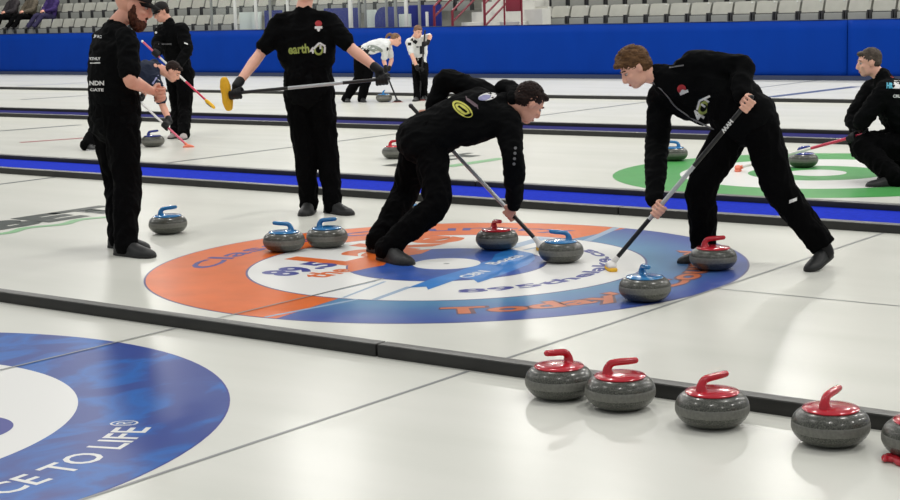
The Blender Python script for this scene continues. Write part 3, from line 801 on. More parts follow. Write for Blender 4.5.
    for sd in 'LR':
        hp, kn, an = J['hip'+sd], J['kn'+sd], J['an'+sd]; dn = (an-kn).normalized()
        ell(bm, hp-front*.045*s-(hp-kn).normalized()*.02, (.09*s, .09*s, .1*s), front, pu)
        loft(bm, [hp, hp.lerp(kn, .5), kn, kn.lerp(an, .4), an-dn*.02*s, an+dn*hemz*s], [.108*T, .102*T, .088*T, .082*T, .073*T, .075*T], seg=20)
    solid('trousers', bm, M[legm], t, cv, 4, .013*s, 7, (1.6, 1.6, .9), rs)
    # ---- top
    bm = bmesh.new(); jac = top == 'jacket'; e_ = (.018 if jac else .006)*jk
    hem = -.10 if top != 'crop' else .02
    loft(bm, [J['pel']+spine*hem, J['pel']+spine*.05, J['pel'].lerp(nk, .3)-front*hump*.9, mid-front*hump*.4, J['pel'].lerp(nk, .80)-front*hump*.6, nk-pu*.035, nk+pu*(.045 if jac else .012)],
         [(.172*s*bulk+e_, .125*s*bulk+e_), (.168*s*bulk+e_, .125*s*bulk+e_), (.155*s*bulk+e_, .118*s*bulk+e_), (.165*s*bulk+e_, .12*s*bulk+e_), (.172*s*bulk+e_, .105*s*bulk+e_), (.10*s+e_, .078*s+e_), (.066*s+e_*.6, .063*s+e_*.6)],
         lat=[L_h, L_h, L_h.lerp(L_s, .3), L_h.lerp(L_s, .6), L_s, L_s, L_s], seg=28)
    for sd in 'LR':
        sh, e, w = J['sh'+sd], J['el'+sd], J['wr'+sd]
        st = nk.lerp(sh, .35)-pu*.045*s
        loft(bm, [nk-pu*.012*s, nk.lerp(sh, .5)-pu*.012*s, sh-pu*.012*s], [.062*s*trap+e_*.5, .060*s*trap+e_*.5, .062*s+e_*.5], seg=16)
        loft(bm, [sh.lerp(J['pel'], .12), sh.lerp(J['hip'+sd], .30), sh.lerp(J['hip'+sd], .55)], [.066*s*bulk, .074*s*bulk, .078*s*bulk], seg=16)
        if jac:
            loft(bm, [st, sh, sh.lerp(e, .5), e, e.lerp(w, .5), w-(w-e).normalized()*.012], [.075*s, (.074)*s+e_, .066*s+e_, .057*s+e_, .050*s+e_, .038*s+e_*.8], seg=18)
        else:
            loft(bm, [st, sh, sh.lerp(e, .45), sh.lerp(e, .78)], [.07*s, .072*s, .067*s*bulk**.5, .066*s*bulk**.5], seg=18, cap=True)
    top_o, bvh = solid('jacket' if jac else 'shirt', bm, M[topm], t, cv, 9, .011*s, 8, (1, 1, 1.5), rs+3)
    if jac:
        bm = bmesh.new()
        loft(bm, [nk-pu*.0, nk+pu*.035, nk+pu*.055-front*.0], [.078*s, .076*s, .068*s], seg=20, sub=2)
        solid('collar', bm, M[topm], t, .009, 2, .004, 20)
    # gloves
    for sd, gl in zip('LR', gloves):
        if gl:
            g, ax = grips[sd]; w = J['wr'+sd]; e = J['el'+sd]
            bm = bmesh.new(); hand_bm(bm, w, g, ax, s, .004); loft(bm, [w-(w-e).normalized()*.05, w+(w-e).normalized()*.01], [.038*s, .036*s], seg=14, sub=2)
            solid('glove', bm, M['glove'], t, max(.006, voxel), 2)
    # socks and shoes
    for sd in 'LR':
        kn, an = J['kn'+sd], J['an'+sd]; dn = (an-kn).normalized()
        bm = bmesh.new(); loft(bm, [an-dn*.09, an, an+dn*.03*s-V((0, 0, .012))], [.050*s, .046*s, .043*s], seg=16); obj('sock', bm, M['glove'], t)
        an, to = J['an'+sd], J['toe'+sd]; b0 = V((an.x, an.y, max(floor, an.z-.085*min(s, 1.0)))); tt = V((to.x, to.y, floor))
        d = V((tt.x-b0.x, tt.y-b0.y, 0)).normalized(); sn = min(.9, (b0.z-floor)/(.2*sk*s)); d = d*math.sqrt(1-sn*sn)-V((0, 0, sn)); side = V((0, 0, 1)).cross(d).normalized(); upv = d.cross(side)
        prof = [(-.078, .016, .05), (-.068, .030, .075), (-.045, .037, .088), (0, .040, .092), (.04, .041, .082), (.08, .045, .066), (.12, .048, .054), (.16, .045, .046), (.19, .034, .036), (.205, .014, .024)]
        bm = bmesh.new(); rows = []
        for q, hw, hh in [(q_*sk, hw_*sk, hh_*sk) for q_, hw_, hh_ in prof]:
            row = []
            for i in range(16):
                a = 2*PI*i/16; y = hw*math.cos(a); z = (hh-.012)*max(0, math.sin(a))**.8 if math.sin(a) > 0 else 0
                row.append(bm.verts.new(b0+d*q*s+side*y*s+upv*(.012+z)*s))
            rows.append(row)
        for r0, r1 in zip(rows, rows[1:]):
            for i in range(16): bm.faces.new((r0[i], r0[(i+1) % 16], r1[(i+1) % 16], r1[i]))
        bm.faces.new(rows[0][::-1]); bm.faces.new(rows[-1])
        bmesh.ops.remove_doubles(bm, verts=bm.verts, dist=.0005)
        sh_o = obj('shoe', bm, M[shoes[0]], t, sharp=75)
        bm = bmesh.new(); up_r, lo_r = [], []
        N = len(prof)
        outl = [(q*sk-.002, hw*sk+.003) for q, hw, _ in prof]+[(q*sk+.001, -(hw*sk+.003)) for q, hw, _ in prof[::-1]]
        up_r = [bm.verts.new(b0+d*q*s+side*y*s+upv*.016*s) for q, y in outl]; lo_r = [bm.verts.new(b0+d*q*s+side*y*s+upv*.001) for q, y in outl]
        n = len(outl)
        for i in range(n): bm.faces.new((lo_r[i], lo_r[(i+1) % n], up_r[(i+1) % n], up_r[i]))
        bm.faces.new(up_r); bm.faces.new(lo_r[::-1]); obj('sole', bm, M[shoes[1]], sh_o, sharp=30)
    return t, top_o, bvh, J, HF
# ------------------------------------------------------------------ the brooms in hand
J = {"A": {"pel": [-8.644, 9.482, 1.017], "hipL": [-8.553, 9.517, 0.978], "hipR": [-8.735, 9.444, 0.981], "neck": [-8.67, 9.483, 1.602], "head": [-8.658, 9.511, 1.804], "shL": [-8.499, 9.575, 1.542], "shR": [-8.848, 9.409, 1.538], "elL": [-8.291, 9.619, 1.311], "elR": [-8.959, 9.262, 1.282], "wrL": [-8.142, 9.752, 1.116], "wrR": [-9.047, 9.137, 1.048], "knL": [-8.516, 9.528, 0.515], "knR": [-8.661, 9.424, 0.523], "anL": [-8.436, 9.488, 0.085], "anR": [-8.642, 9.428, 0.085], "toeL": [-8.182, 9.424, 0.03], "toeR": [-8.47, 9.153, 0.03]},
 "B": {"pel": [-8.588, 7.403, 0.943], "hipL": [-8.686, 7.418, 0.909], "hipR": [-8.495, 7.375, 0.909], "neck": [-8.576, 7.444, 1.532], "head": [-8.494, 7.542, 1.69], "shL": [-8.765, 7.478, 1.464], "shR": [-8.395, 7.383, 1.462], "elL": [-8.687, 7.579, 1.171], "elR": [-8.282, 7.289, 1.187], "wrL": [-8.421, 7.59, 1.1], "wrR": [-8.355, 7.539, 1.097], "knL": [-8.724, 7.509, 0.457], "knR": [-8.398, 7.309, 0.467], "anL": [-8.562, 7.36, 0.085], "anR": [-8.258, 7.148, 0.085], "toeL": [-8.309, 7.371, 0.03], "toeR": [-7.972, 7.147, 0.03]},
 "C": {"pel": [-6.524, 8.307, 0.766], "hipL": [-6.61, 8.352, 0.761], "hipR": [-6.454, 8.261, 0.713], "neck": [-6.157, 8.663, 0.964], "head": [-5.973, 8.705, 0.975], "shL": [-6.328, 8.729, 1.018], "shR": [-6.037, 8.553, 0.864], "elL": [-6.59, 8.622, 1.132], "elR": [-5.925, 8.459, 0.604], "wrL": [-6.612, 8.406, 0.983], "wrR": [-5.987, 8.456, 0.346], "knL": [-6.787, 8.376, 0.366], "knR": [-6.286, 8.078, 0.349], "anL": [-6.773, 8.057, 0.085], "anR": [-6.484, 7.812, 0.085], "toeL": [-6.544, 7.985, 0.03], "toeR": [-6.086, 7.68, 0.03]},
 "D": {"pel": [-4.423, 8.783, 0.909], "hipL": [-4.329, 8.754, 0.899], "hipR": [-4.503, 8.813, 0.865], "neck": [-4.905, 8.659, 1.148], "head": [-5.066, 8.569, 1.212], "shL": [-4.723, 8.672, 1.231], "shR": [-5.002, 8.783, 1.023], "elL": [-4.433, 8.755, 1.219], "elR": [-5.001, 8.716, 0.723], "wrL": [-4.321, 8.606, 1.031], "wrR": [-4.99, 8.669, 0.456], "knL": [-4.195, 8.795, 0.473], "knR": [-4.652, 8.65, 0.481], "anL": [-3.943, 8.877, 0.126], "anR": [-4.702, 8.776, 0.085], "toeL": [-3.951, 8.726, 0.03], "toeR": [-4.771, 8.591, 0.03]},
 "E": {"pel": [-15.37, 13.274, 0.742], "hipL": [-15.454, 13.33, 0.754], "hipR": [-15.316, 13.189, 0.748], "neck": [-14.948, 13.598, 0.955], "head": [-14.814, 13.741, 0.904], "shL": [-15.115, 13.707, 0.997], "shR": [-14.853, 13.485, 0.812], "elL": [-15.231, 13.665, 0.707], "elR": [-14.781, 13.517, 0.495], "wrL": [-15.115, 13.478, 0.536], "wrR": [-14.696, 13.575, 0.217], "knL": [-15.166, 13.307, 0.391], "knR": [-15.379, 13.038, 0.325], "anL": [-15.365, 13.551, 0.085], "anR": [-15.25, 12.692, 0.085], "toeL": [-15.112, 13.538, 0.03], "toeR": [-14.952, 12.591, 0.03]},
 "F": {"pel": [-15.711, 14.686, 0.871], "hipL": [-15.613, 14.706, 0.84], "hipR": [-15.812, 14.68, 0.846], "neck": [-15.774, 14.622, 1.455], "head": [-15.842, 14.554, 1.64], "shL": [-15.574, 14.651, 1.41], "shR": [-15.968, 14.673, 1.4], "elL": [-15.416, 14.577, 1.141], "elR": [-15.834, 14.437, 1.229], "wrL": [-15.443, 14.405, 0.917], "wrR": [-15.654, 14.248, 1.119], "knL": [-15.551, 14.612, 0.386], "knR": [-15.791, 14.712, 0.378], "anL": [-15.33, 14.364, 0.085], "anR": [-15.573, 14.45, 0.085], "toeL": [-14.937, 13.903, 0.03], "toeR": [-15.439, 14.197, 0.03]},
 "G": {"pel": [-5.198, 13.523, 0.333], "hipL": [-5.143, 13.446, 0.296], "hipR": [-5.26, 13.605, 0.32], "neck": [-5.423, 13.445, 0.868], "head": [-5.544, 13.4, 1.032], "shL": [-5.339, 13.268, 0.795], "shR": [-5.573, 13.57, 0.791], "elL": [-5.492, 13.147, 0.544], "elR": [-5.693, 13.417, 0.543], "wrL": [-5.47, 12.891, 0.437], "wrR": [-5.655, 13.176, 0.409], "knL": [-5.494, 13.151, 0.316], "knR": [-5.593, 13.292, 0.311], "anL": [-5.152, 13.003, 0.085], "anR": [-5.253, 13.485, 0.085], "toeL": [-5.248, 12.911, 0.03], "toeR": [-5.361, 13.368, 0.03]},
 "H": {"pel": [-18.15, 21.297, 0.855], "hipL": [-18.208, 21.366, 0.846], "hipR": [-18.102, 21.227, 0.823], "neck": [-17.73, 21.529, 1.022], "head": [-17.669, 21.693, 1.057], "shL": [-17.843, 21.669, 0.997], "shR": [-17.65, 21.381, 0.953], "elL": [-17.788, 21.701, 0.72], "elR": [-17.759, 21.453, 0.704], "wrL": [-17.788, 21.646, 0.476], "wrR": [-17.762, 21.53, 0.467], "knL": [-18.035, 21.331, 0.467], "knR": [-18.188, 21.268, 0.42], "anL": [-18.072, 21.196, 0.086], "anR": [-18.366, 21.134, 0.085], "toeL": [-17.584, 20.803, 0.03], "toeR": [-17.491, 20.3, 0.03]},
 "I": {"pel": [-17.468, 22.103, 0.6], "hipL": [-17.382, 22.087, 0.585], "hipR": [-17.55, 22.106, 0.634], "neck": [-17.461, 21.981, 1.08], "head": [-17.342, 21.91, 1.187], "shL": [-17.39, 22.143, 1.067], "shR": [-17.474, 21.815, 1.018], "elL": [-17.154, 22.01, 1.112], "elR": [-17.349, 21.732, 0.787], "wrL": [-17.083, 21.798, 1.013], "wrR": [-17.25, 21.763, 0.567], "knL": [-17.149, 21.797, 0.42], "knR": [-17.377, 21.887, 0.345], "anL": [-17.269, 21.935, 0.085], "anR": [-17.209, 21.661, 0.085], "toeL": [-17.07, 21.736, 0.03], "toeR": [-17.112, 21.451, 0.03]}}
def camdir(p): return (V(p)-V((0, 0, 1.63))).normalized()
def print_text(name, txt, m, par, bvh, a, b, up, bold=.02, ratio=None):
    me = text_mesh(txt, bold); xs = [v.co.x for v in me.vertices]
    h = None
    if ratio: h = (V(b)-V(a)).length/(max(xs)-min(xs))*ratio
    return decal(name, me, M[m], par, a, b, up, bvh, camdir(V(a).lerp(V(b), .5)), h)
def patch(name, m, par, bvh, c, X, Y, w, h, shape='oval', lift=.004, r0=0):
    """oval, box or ring patch sewn on cloth"""
    X, Y = V(X).normalized(), V(Y).normalized(); c = V(c); cast = camdir(c)
    bm = bmesh.new(); n = 24
    if shape == 'box': pts = [(-1, -1), (0, -1), (1, -1), (1, 0), (1, 1), (0, 1), (-1, 1), (-1, 0)]
    else: pts = [(math.cos(2*PI*i/n), math.sin(2*PI*i/n)) for i in range(n)]
    o = [bm.verts.new((x*w/2, y*h/2, 0)) for x, y in pts]
    if shape == 'ring':
        q = [bm.verts.new((x*w/2*r0, y*h/2*r0, 0)) for x, y in pts]
        for i in range(len(o)): j = (i+1) % len(o); bm.faces.new((q[i], o[i], o[j], q[j]))
    else:
        q = [bm.verts.new((x*w/4, y*h/4, 0)) for x, y in pts]; k0 = bm.verts.new((0, 0, 0))
        for i in range(len(o)): j = (i+1) % len(o); bm.faces.new((q[i], o[i], o[j], q[j])); bm.faces.new((k0, q[i], q[j]))
    o0 = origin(par); bad = []
    for v in bm.verts:
        p = c+X*v.co.x+Y*v.co.y; hit = bvh.ray_cast(p-cast*.6, cast)
        if hit[0] is None: bad.append(v)
        else: v.co = hit[0]-cast*lift-o0
    if bad: bmesh.ops.delete(bm, geom=bad, context='VERTS')
    me = bpy.data.meshes.new(name); bm.to_mesh(me); bm.free(); return link(name, me, M[m], par, False)

RI = Rw; UP = Uz
# broom lines in space
brA = broom('curling broom with a yellow pad held level by the man in the lettered shirt', (-8.946, 8.855, 0.990), (-7.944, 9.639, 1.076),
    (('lower_shaft', 0, .38, 'shaftb'), ('silver_shaft', .38, .72, 'silver'), ('upper_shaft', .72, 1, 'shaftb')), 'yellow', 'shaftb', head_style=iv(.6, 0, -.8), padrot=iv(-.12, 1, 0))
brC = broom('curling broom with a grey and black shaft swept by the middle sweeper', (-5.869, 8.672, .03), (-6.831, 8.529, 0.952),
    (('lower_shaft', 0, .27, 'shaftb'), ('grey_shaft', .27, .72, 'silver'), ('upper_shaft', .72, 1, 'shaftb')), 'yellow', 'shaftb', padrot=2.2)
brD = broom('curling broom with a silver shaft swept by the right sweeper onto the ring', (-5.031, 8.195, .03), (-4.275, 8.566, 1.040),
    (('lower_shaft', 0, .28, 'shaftb'), ('silver_shaft', .28, .60, 'silver'), ('upper_shaft', .60, 1, 'shaftb')), 'yellow', 'shaftb', padrot=2.3)
brE = broom('curling broom with white shaft and orange pad under the man in navy', (-14.262, 13.426, 0.010), (-15.170, 13.308, 0.685),
    (('lower_shaft', 0, .35, 'pink'), ('white_shaft', .35, 1, 'whiteplast')), 'orangepad', 'whiteplast', padrot=.7)
brF = broom('curling broom with pink shaft and yellow pad held off the ice by the capped person', (-15.000, 14.539, 0.445), (-15.759, 14.120, 1.275),
    (('lower_shaft', 0, .36, 'redshaft'), ('white_shaft', .36, .74, 'whiteplast'), ('pink_shaft', .74, 1, 'pink')), 'yellow', 'whiteplast', head_style=iv(.6, .3, .5), padrot=iv(.35, -.5, .8), pk=.8)
brG = broom('curling broom with a crimson grip and orange pad held by the crouching person', (-6.897, 13.552, .03), (-5.50, 13.21, .42),
    (('white_shaft', 0, .60, 'whiteplast'), ('crimson_shaft', .60, 1, 'redshaft')), 'orangepad', 'whiteplast', padrot=2.0)
brH = broom('curling broom swept by the ponytailed woman at a far stone', (-17.334, 21.271, 0.021), (-17.785, 21.480, 0.578),
    (('shaft', 0, 1, 'charcoal'),), 'redpad', 'shaftb', padrot=.6)
brI = broom('curling broom the far standing woman leans on', (-17.193, 21.709, .03), (-17.197, 21.924, 1.201),
    (('shaft', 0, 1, 'shaftb'),), 'redpad', 'shaftb', padrot=.7)
bm = bmesh.new()

# ------------------------------------------------------------------ the people
# man in the lettered shirt, facing the camera
t, sh, bv, JJ, HF = person('person standing in a black shirt with lime lettering, holding a broom level', J['A'], 1.05, iv(-.25, -.22, -.95), iv(0, 1, -.1), None,
    {'R': brA[1:], 'L': brA[1:]}, skin='skin2', hair='hair_b', top='shirt', gloves=(True, True), legk=1.0, bulk=1.13, hemz=.02, sk=1.2)
print_text('lettering', 'earth', 'lime', sh, bv, (-8.704, 9.326, 1.283), (-8.572, 9.429, 1.290), UP, .03, 1.25)
print_text('lettering', '4', 'print', sh, bv, (-8.570, 9.429, 1.282), (-8.542, 9.451, 1.283), UP, .03)
patch('emblem', 'lime', sh, bv, (-8.516, 9.475, 1.308), RI, UP, .075, .085, 'ring', .0045, .6)
for a, b in (((-8.549, 9.452, 1.317), (-8.514, 9.487, 1.363)), ((-8.514, 9.487, 1.363), (-8.474, 9.512, 1.334)), ((-8.504, 9.486, 1.315), (-8.506, 9.490, 1.347)), ((-8.477, 9.509, 1.330), (-8.476, 9.500, 1.283))):
    d = V(b)-V(a); patch('emblem', 'print', sh, bv, V(a).lerp(V(b), .5), d, d.cross(camdir(a)), d.length, .016, 'box', .006)
patch('crest', 'redp', sh, bv, (-8.531, 9.504, 1.516), RI, UP, .055, .05, 'oval', .004)
patch('crest', 'print', sh, bv, (-8.529, 9.500, 1.485), RI, UP, .06, .02, 'box', .006)
patch('crest', 'print', sh, bv, (-8.528, 9.498, 1.473), RI, UP, .026, .04, 'oval', .006)

# bearded man
t, sh, bv, JJ, HF = person('person with an auburn beard and dark cap standing at left in a black shirt', J['B'], 1.06, iv(.93, -.33, .12), iv(.32, .95, 0), None,
    {}, hair='hair_r', beard='hair_r', cap='cap', top='shirt', bulk=1.2, legk=1.08, hk=1.2, sk=1.25, hemz=.01, hairstyle='shaved', trap=1.25)
print_text('lettering', 'JNC', 'print', sh, bv, (-8.768, 7.404, 1.479), (-8.723, 7.437, 1.470), UP, .05, .8)
print_text('lettering', 'RTHLY', 'print', sh, bv, (-8.780, 7.364, 1.320), (-8.717, 7.412, 1.318), UP, .05, 1.0)
patch('lettering', 'print', sh, bv, (-8.746, 7.386, 1.298), RI, UP, .07, .009, 'box')
print_text('lettering', 'NDN', 'print', sh, bv, (-8.767, 7.341, 1.146), (-8.685, 7.402, 1.142), UP, .04, .9)
print_text('lettering', 'GATE', 'print', sh, bv, (-8.760, 7.337, 1.105), (-8.685, 7.394, 1.100), UP, .04, .7)

# middle sweeper
t, sh, bv, JJ, HF = person('person with dark hair bent low over a broom, round badges on the back', J['C'], 1.0, iv(.70, -.62, .36), iv(.60, .78, .1), None,
    {'R': brC[1:], 'L': brC[1:]}, hair='hair_d', top='jacket', bulk=1.12, legk=1.05, sk=1.32, hk=1.12, hemz=.012)
bm = bmesh.new()
loft(bm, [(-6.260, 8.753, 1.035), (-6.208, 8.774, 1.068), (-6.117, 8.738, 1.051), (-6.038, 8.635, 0.998)], [.05, .062, .058, .045], seg=16)
solid('hood', bm, M['black'], sh, .01, 3, .006, 14)
dx = (V((-6.172, 8.663, 1.015))-V((-6.408, 8.472, 0.963))).normalized(); dy = dx.cross(-camdir((-6.278, 8.579, 0.998)))*-1
patch('badge', 'print', sh, bv, (-6.180, 8.532, 1.026), dx, dy, .125, .05, 'oval', .004)
patch('badge', 'lilacp', sh, bv, (-6.196, 8.519, 1.020), dx, dy, .085, .035, 'oval', .007)
patch('badge', 'brownp', sh, bv, (-6.260, 8.464, 0.989), (V((-6.285, 8.564, 0.946))-V((-6.359, 8.520, 1.014))), dy, .10, .03, 'box', .004)
yx = (V((-6.313, 8.532, 0.894))-V((-6.421, 8.468, 0.990))); yy = yx.cross(camdir((-6.309, 8.418, 0.948)))
patch('badge', 'yellowp', sh, bv, (-6.307, 8.420, 0.948), yx, yy, .158, .078, 'oval', .004)
patch('badge', 'black', sh, bv, (-6.307, 8.420, 0.948), yx, yy, .128, .056, 'ring', .006, .88)
patch('badge', 'black', sh, bv, (-6.307, 8.420, 0.948), yx, yy, .07, .014, 'box', .006)
for i, (x, y) in enumerate(((517, 148), (517, 153), (516.5, 158), (516, 163))):
    patch('sleeve_mark', 'greyp', sh, bv, V(((-5.951, 8.515, 0.692)))+ (V(((-5.951, 8.495, 0.588)))-V(((-5.951, 8.515, 0.692))))*(i/3), RI, UP, .02, .02, 'oval', .003)

# right sweeper
t, sh, bv, JJ, HF = person('person with messy brown hair striding at right, sweeping in a black jacket', J['D'], 1.0, iv(-.80, -.58, -.12), iv(-.58, .80, 0), None,
    {'R': brD[1:], 'L': brD[1:]}, skin='skin2', hair='hair_b', hairstyle='messy', top='jacket', bulk=1.15, legk=1.1, hump=.09, hemz=-.008, sk=1.0)
zp = [(-4.906, 8.507, 1.127), (-4.865, 8.532, 1.089), (-4.827, 8.551, 1.039), (-4.789, 8.569, 0.983), (-4.742, 8.597, 0.939), (-4.685, 8.631, 0.895), (-4.628, 8.666, 0.851), (-4.583, 8.697, 0.831)]
pts = []
for p in zp:
    d = camdir(p); h = bv.ray_cast(V(p)-d*.6, d)
    if h[0] is not None: pts.append(h[0]-d*.003)
if len(pts) > 2:
    bm = bmesh.new(); loft(bm, pts, [.005]*len(pts), seg=8, sub=3); obj('zipper', bm, M['greyp'], sh)
tdir = V((-4.612, 8.715, 1.038))-V((-4.674, 8.637, 0.883)); tup = V((-4.720, 8.634, 1.048))-V((-4.653, 8.676, 0.997))
print_text('lettering', '4', 'print', sh, bv, (-4.657, 8.650, 0.882), (-4.638, 8.672, 0.921), tup, .05, 1.1)
patch('emblem', 'lime', sh, bv, (-4.648, 8.673, 0.967), tdir, tup, .09, .065, 'ring', .0045, .58)
for a, b in (((-4.679, 8.647, 0.956), (-4.671, 8.664, 1.010)), ((-4.671, 8.664, 1.010), (-4.622, 8.707, 1.038)), ((-4.650, 8.683, 1.021), (-4.619, 8.702, 0.996)), ((-4.662, 8.667, 0.991), (-4.641, 8.680, 0.972))):
    d = V(b)-V(a); patch('emblem', 'print', sh, bv, V(a).lerp(V(b), .5), d, d.cross(camdir(a)), d.length, .013, 'box', .006)
print_text('lettering', 'earth', 'greyp', sh, bv, (-4.740, 8.581, 0.855), (-4.674, 8.636, 0.877), UP, .02)
patch('crest', 'redp', sh, bv, (-4.764, 8.608, 1.085), RI, UP, .055, .055, 'oval', .004)
patch('crest', 'print', sh, bv, (-4.751, 8.614, 1.064), iv(.9, .35, 0), iv(-.35, .9, 0), .055, .018, 'box', .006)
patch('crest', 'print', sh, bv, (-4.756, 8.611, 1.067), iv(.9, -.4, 0), iv(.4, .9, 0), .03, .03, 'oval', .006)
patch('shoulder_stripe', 'greyp', sh, bv, (-4.799, 8.608, 1.224), iv(1, .12, 0), UP, .09, .009, 'box', .004)
me = text_mesh('WVH', .05)
a, b = brD[1], brD[2]; d = (b-a).normalized(); cdv = camdir(a.lerp(b, .8)); yv = d.cross(cdv).normalized()
xs = [v.co.x for v in me.vertices]; k = .09/(max(xs)-min(xs)); p0 = a.lerp(b, .80)
for v in me.vertices: v.co = p0+d*(v.co.x-min(xs))*k-yv*(v.co.y-.35)*k*.9-cdv*.016-V(brD[0].location)
link('lettering', me, M['print'], [c for c in brD[0].children if c.name.startswith('upper_shaft')][0], False)
tr = [c for c in t.children if c.name.startswith('trousers')][0]
tb = BVHTree.FromPolygons([v.co+t.location for v in tr.data.vertices], [tuple(p.vertices) for p in tr.data.polygons])
patch('trouser_logo', 'print', tr, tb, (-4.127, 8.835, 0.404), iv(1, .35, 0), UP, .05, .02, 'box', .004)

# bending man in navy
t, sh, bv, JJ, HF = person('person in a navy shirt bending over a curling stone behind the bearded man', J['E'], 1.05, iv(.76, -.62, -.1), iv(.6, .8, 0), None,
    {'R': brE[1:], 'L': brE[1:]}, voxel=.009, hair='hair_d', top='shirt', topm='navy', gloves=(True, True), shoes=('shoe', 'whitesole'), bulk=1.1)
patch('neck_stripe', 'print', sh, bv, (-14.797, 13.492, 0.814), iv(.6, .8, 0), iv(.8, -.6, 0), .22, .035, 'box', .005)
patch('neck_stripe', 'lilacp', sh, bv, (-14.823, 13.477, 0.839), iv(.6, .8, 0), iv(.8, -.6, 0), .18, .025, 'box', .005)
# capped person in black
t, sh, bv, JJ, HF = person('person in a dark cap and black jacket standing upright with a pink broom', J['F'], 1.07, iv(-.75, -.35, -.5), iv(-.2, .97, 0), None,
    {'R': brF[1:], 'L': brF[1:]}, voxel=.009, hair='hair_d', cap='cap', top='jacket', gloves=(True, True), shoes=('paleshoe', 'sole'), bulk=.98)
patch('chest_stripe', 'greyp', sh, bv, (-15.674, 14.431, 1.230), iv(1, -.03, 0), UP, .17, .02, 'box', .005)
patch('sleeve_logo', 'print', sh, bv, (-15.454, 14.599, 1.229), iv(1, -.4, 0), UP, .05, .02, 'box', .005)
patch('collar_logo', 'print', sh, bv, (-15.779, 14.380, 1.383), RI, UP, .03, .03, 'oval', .005)
# crouching person
t, sh, bv, JJ, HF = person('person crouching at the right edge in a black jacket, looking left along the ice', J['G'], 1.05, iv(-.97, -.16, .05), iv(-.14, .98, 0), None,
    {'R': brG[1:], 'L': brG[1:]}, voxel=.008, skin='skin2', hair='hair_g', top='jacket', bulk=1.25, legk=1.15, gloves=(True, True))
print_text('lettering', 'HR', 'tealp', sh, bv, (-5.314, 13.232, 0.822), (-5.269, 13.266, 0.820), iv(.15, 1, 0), .06, 1.6)
patch('lettering', 'print', sh, bv, (-5.244, 13.292, 0.849), iv(1, -.05, 0), iv(.15, 1, 0), .06, .07, 'box', .004)
print_text('lettering', 'CRU', 'print', sh, bv, (-5.263, 13.255, 0.739), (-5.208, 13.297, 0.737), iv(.1, 1, 0), .05)
patch('back_mark', 'redp', sh, bv, (-5.269, 13.285, 0.918), RI, UP, .06, .02, 'oval', .004)
# far women
t, sh, bv, JJ, HF = person('person with a ponytail in a white top bent over a far stone', J['H'], .94, iv(.9, -.4, -.15), iv(.4, .9, 0), None,
    {'R': brH[1:], 'L': brH[1:]}, voxel=.010, skin='skin2', hair='hair_a', hairstyle='pony', top='shirt', topm='white', gloves=(True, True), bulk=.92, legk=1.15)
patch('side_panel', 'charcoal', sh, bv, (-18.087, 21.312, 0.899), iv(.8, -.6, 0), iv(.6, .8, 0), .20, .10, 'box', .006)
patch('side_panel', 'greyc', sh, bv, (-17.935, 21.431, 0.912), iv(.9, -.3, 0), iv(.3, .9, 0), .28, .12, 'oval', .005)
patch('chest_logo', 'charcoal', sh, bv, (-17.625, 21.413, 0.911), RI, UP, .05, .06, 'box', .006)
patch('back_logo', 'redp', sh, bv, (-18.020, 21.408, 1.130), iv(1, .1, 0), UP, .10, .02, 'box', .006)
t, sh, bv, JJ, HF = person('person in a white top and black trousers leaning on a broom far off', J['I'], .93, iv(.45, -.35, -.82), iv(.1, .98, -.1), None,
    {'R': brI[1:], 'L': brI[1:]}, voxel=.010, skin='skin2', hair='hair_a', top='shirt', topm='white', gloves=(True, True), bulk=.92, legk=.9)
patch('collar_patch', 'charcoal', sh, bv, (-17.337, 21.784, 1.034), iv(.8, -.6, 0), iv(.6, .8, 0), .12, .06, 'box', .005)
patch('sleeve_patch', 'charcoal', sh, bv, (-17.396, 21.729, 0.984), RI, UP, .06, .05, 'box', .006)
patch('side_panel', 'charcoal', sh, bv, (-17.215, 21.847, 0.875), RI, UP, .08, .14, 'box', .006)
patch('chest_logo', 'greyp', sh, bv, (-17.281, 21.807, 0.929), RI, UP, .05, .03, 'oval', .006)
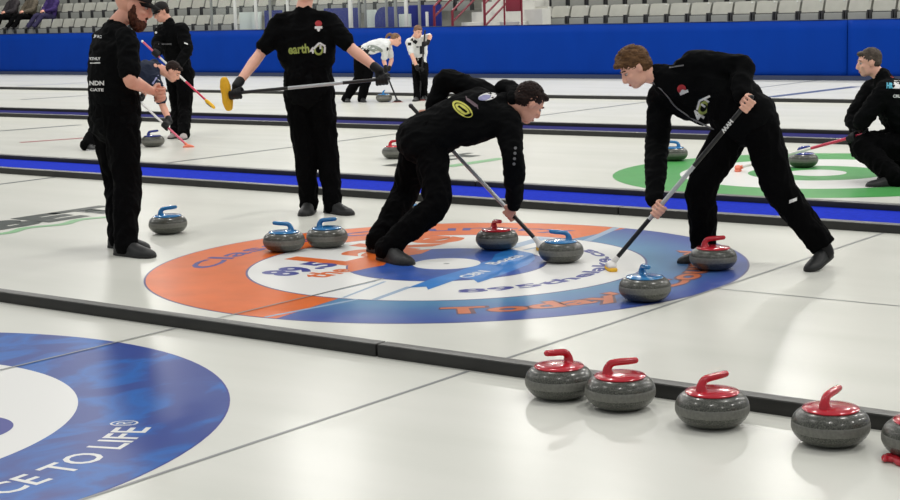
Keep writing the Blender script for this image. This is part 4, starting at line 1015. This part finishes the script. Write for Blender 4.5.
# spectators
def sitter(label, X, topm, legm, skinm='skin'):
    Y, Z = 31.62, 1.62
    j = dict(pel=(X, Y, Z), hipL=(X-.0+.1, Y-.02, Z-.02), hipR=(X-.1, Y-.02, Z-.02), neck=(X, Y+.12, Z+.52), head=(X, Y+.08, Z+.71), shL=(X+.19, Y+.1, Z+.46), shR=(X-.19, Y+.1, Z+.46),
        elL=(X+.24, Y-.08, Z+.22), elR=(X-.24, Y-.08, Z+.22), wrL=(X+.07, Y-.27, Z+.17), wrR=(X-.07, Y-.27, Z+.17), knL=(X+.12, Y-.43, Z+.03), knR=(X-.16, Y-.43, Z+.03),
        anL=(X+.10, Y-.72, Z-.26), anR=(X-.20, Y-.72, Z-.26), toeL=(X+.10, Y-.9, 1.3), toeR=(X-.2, Y-.9, 1.3))
    # front of the body faces the ice (-y), so left is towards +x
    return person(label, j, .98, V((.15, -.97, -.15)), V((0, 0, 1)), None, {}, floor=1.27, voxel=.013, skin=skinm, hair='hair_d', top='jacket', topm=topm, legm=legm)
sitter('person in a purple jacket seated in the stand at top left', -39.35, 'purple', 'navyt')
sitter('person in a brown coat seated in the stand at top left, hands together', -40.35, 'brownc', 'black2')
sitter('person in dark clothes seated in the top left corner of the stand', -41.25, 'magenta', 'black2')

# ------------------------------------------------------------------ lights and camera
w = bpy.data.worlds.new('arena'); S.world = w; w.use_nodes = True
bg = w.node_tree.nodes['Background']; bg.inputs['Color'].default_value = (.93, .96, 1, 1); bg.inputs['Strength'].default_value = .3
k = 0
for ix in range(7):
    for iy in range(5):
        L = bpy.data.lights.new('ceiling_lamp', 'AREA'); L.shape = 'RECTANGLE'; L.size = .6; L.size_y = 1.3; L.energy = (130, 176, 224, 280, 350)[iy]; L.color = (1, .975, .93)
        o = bpy.data.objects.new('ceiling_lamp', L); C.objects.link(o); o.location = (-38+ix*7.4, 1.5+iy*8, 9.5)
cam = bpy.data.cameras.new('camera'); co = bpy.data.objects.new('camera', cam); C.objects.link(co)
cam.sensor_width = 36; cam.lens = 36*1579.955/900; cam.clip_start = .1; cam.clip_end = 200
yaw, pit, rol = .6532, .1535, -.0272
fw = V((-math.sin(yaw)*math.cos(pit), math.cos(yaw)*math.cos(pit), -math.sin(pit))); r = V((math.cos(yaw), math.sin(yaw), 0)); u = r.cross(fw)
R = r*math.cos(rol)+u*math.sin(rol); U = -r*math.sin(rol)+u*math.cos(rol)
m4 = Matrix((R, U, -fw)).transposed().to_4x4(); m4.translation = V((0, 0, 1.6303)); co.matrix_world = m4
S.camera = co
S.view_settings.view_transform = 'Standard'; S.view_settings.look = 'None'; S.view_settings.gamma = 1; S.view_settings.exposure = 0
S.view_settings.use_curve_mapping = False

for o in S.objects:
    if 'label' in o and not 4 <= len(o['label'].replace('-', ' ').replace("'", ' ').split()) <= 16: print('LABEL', len(o['label'].split()), o['label'])
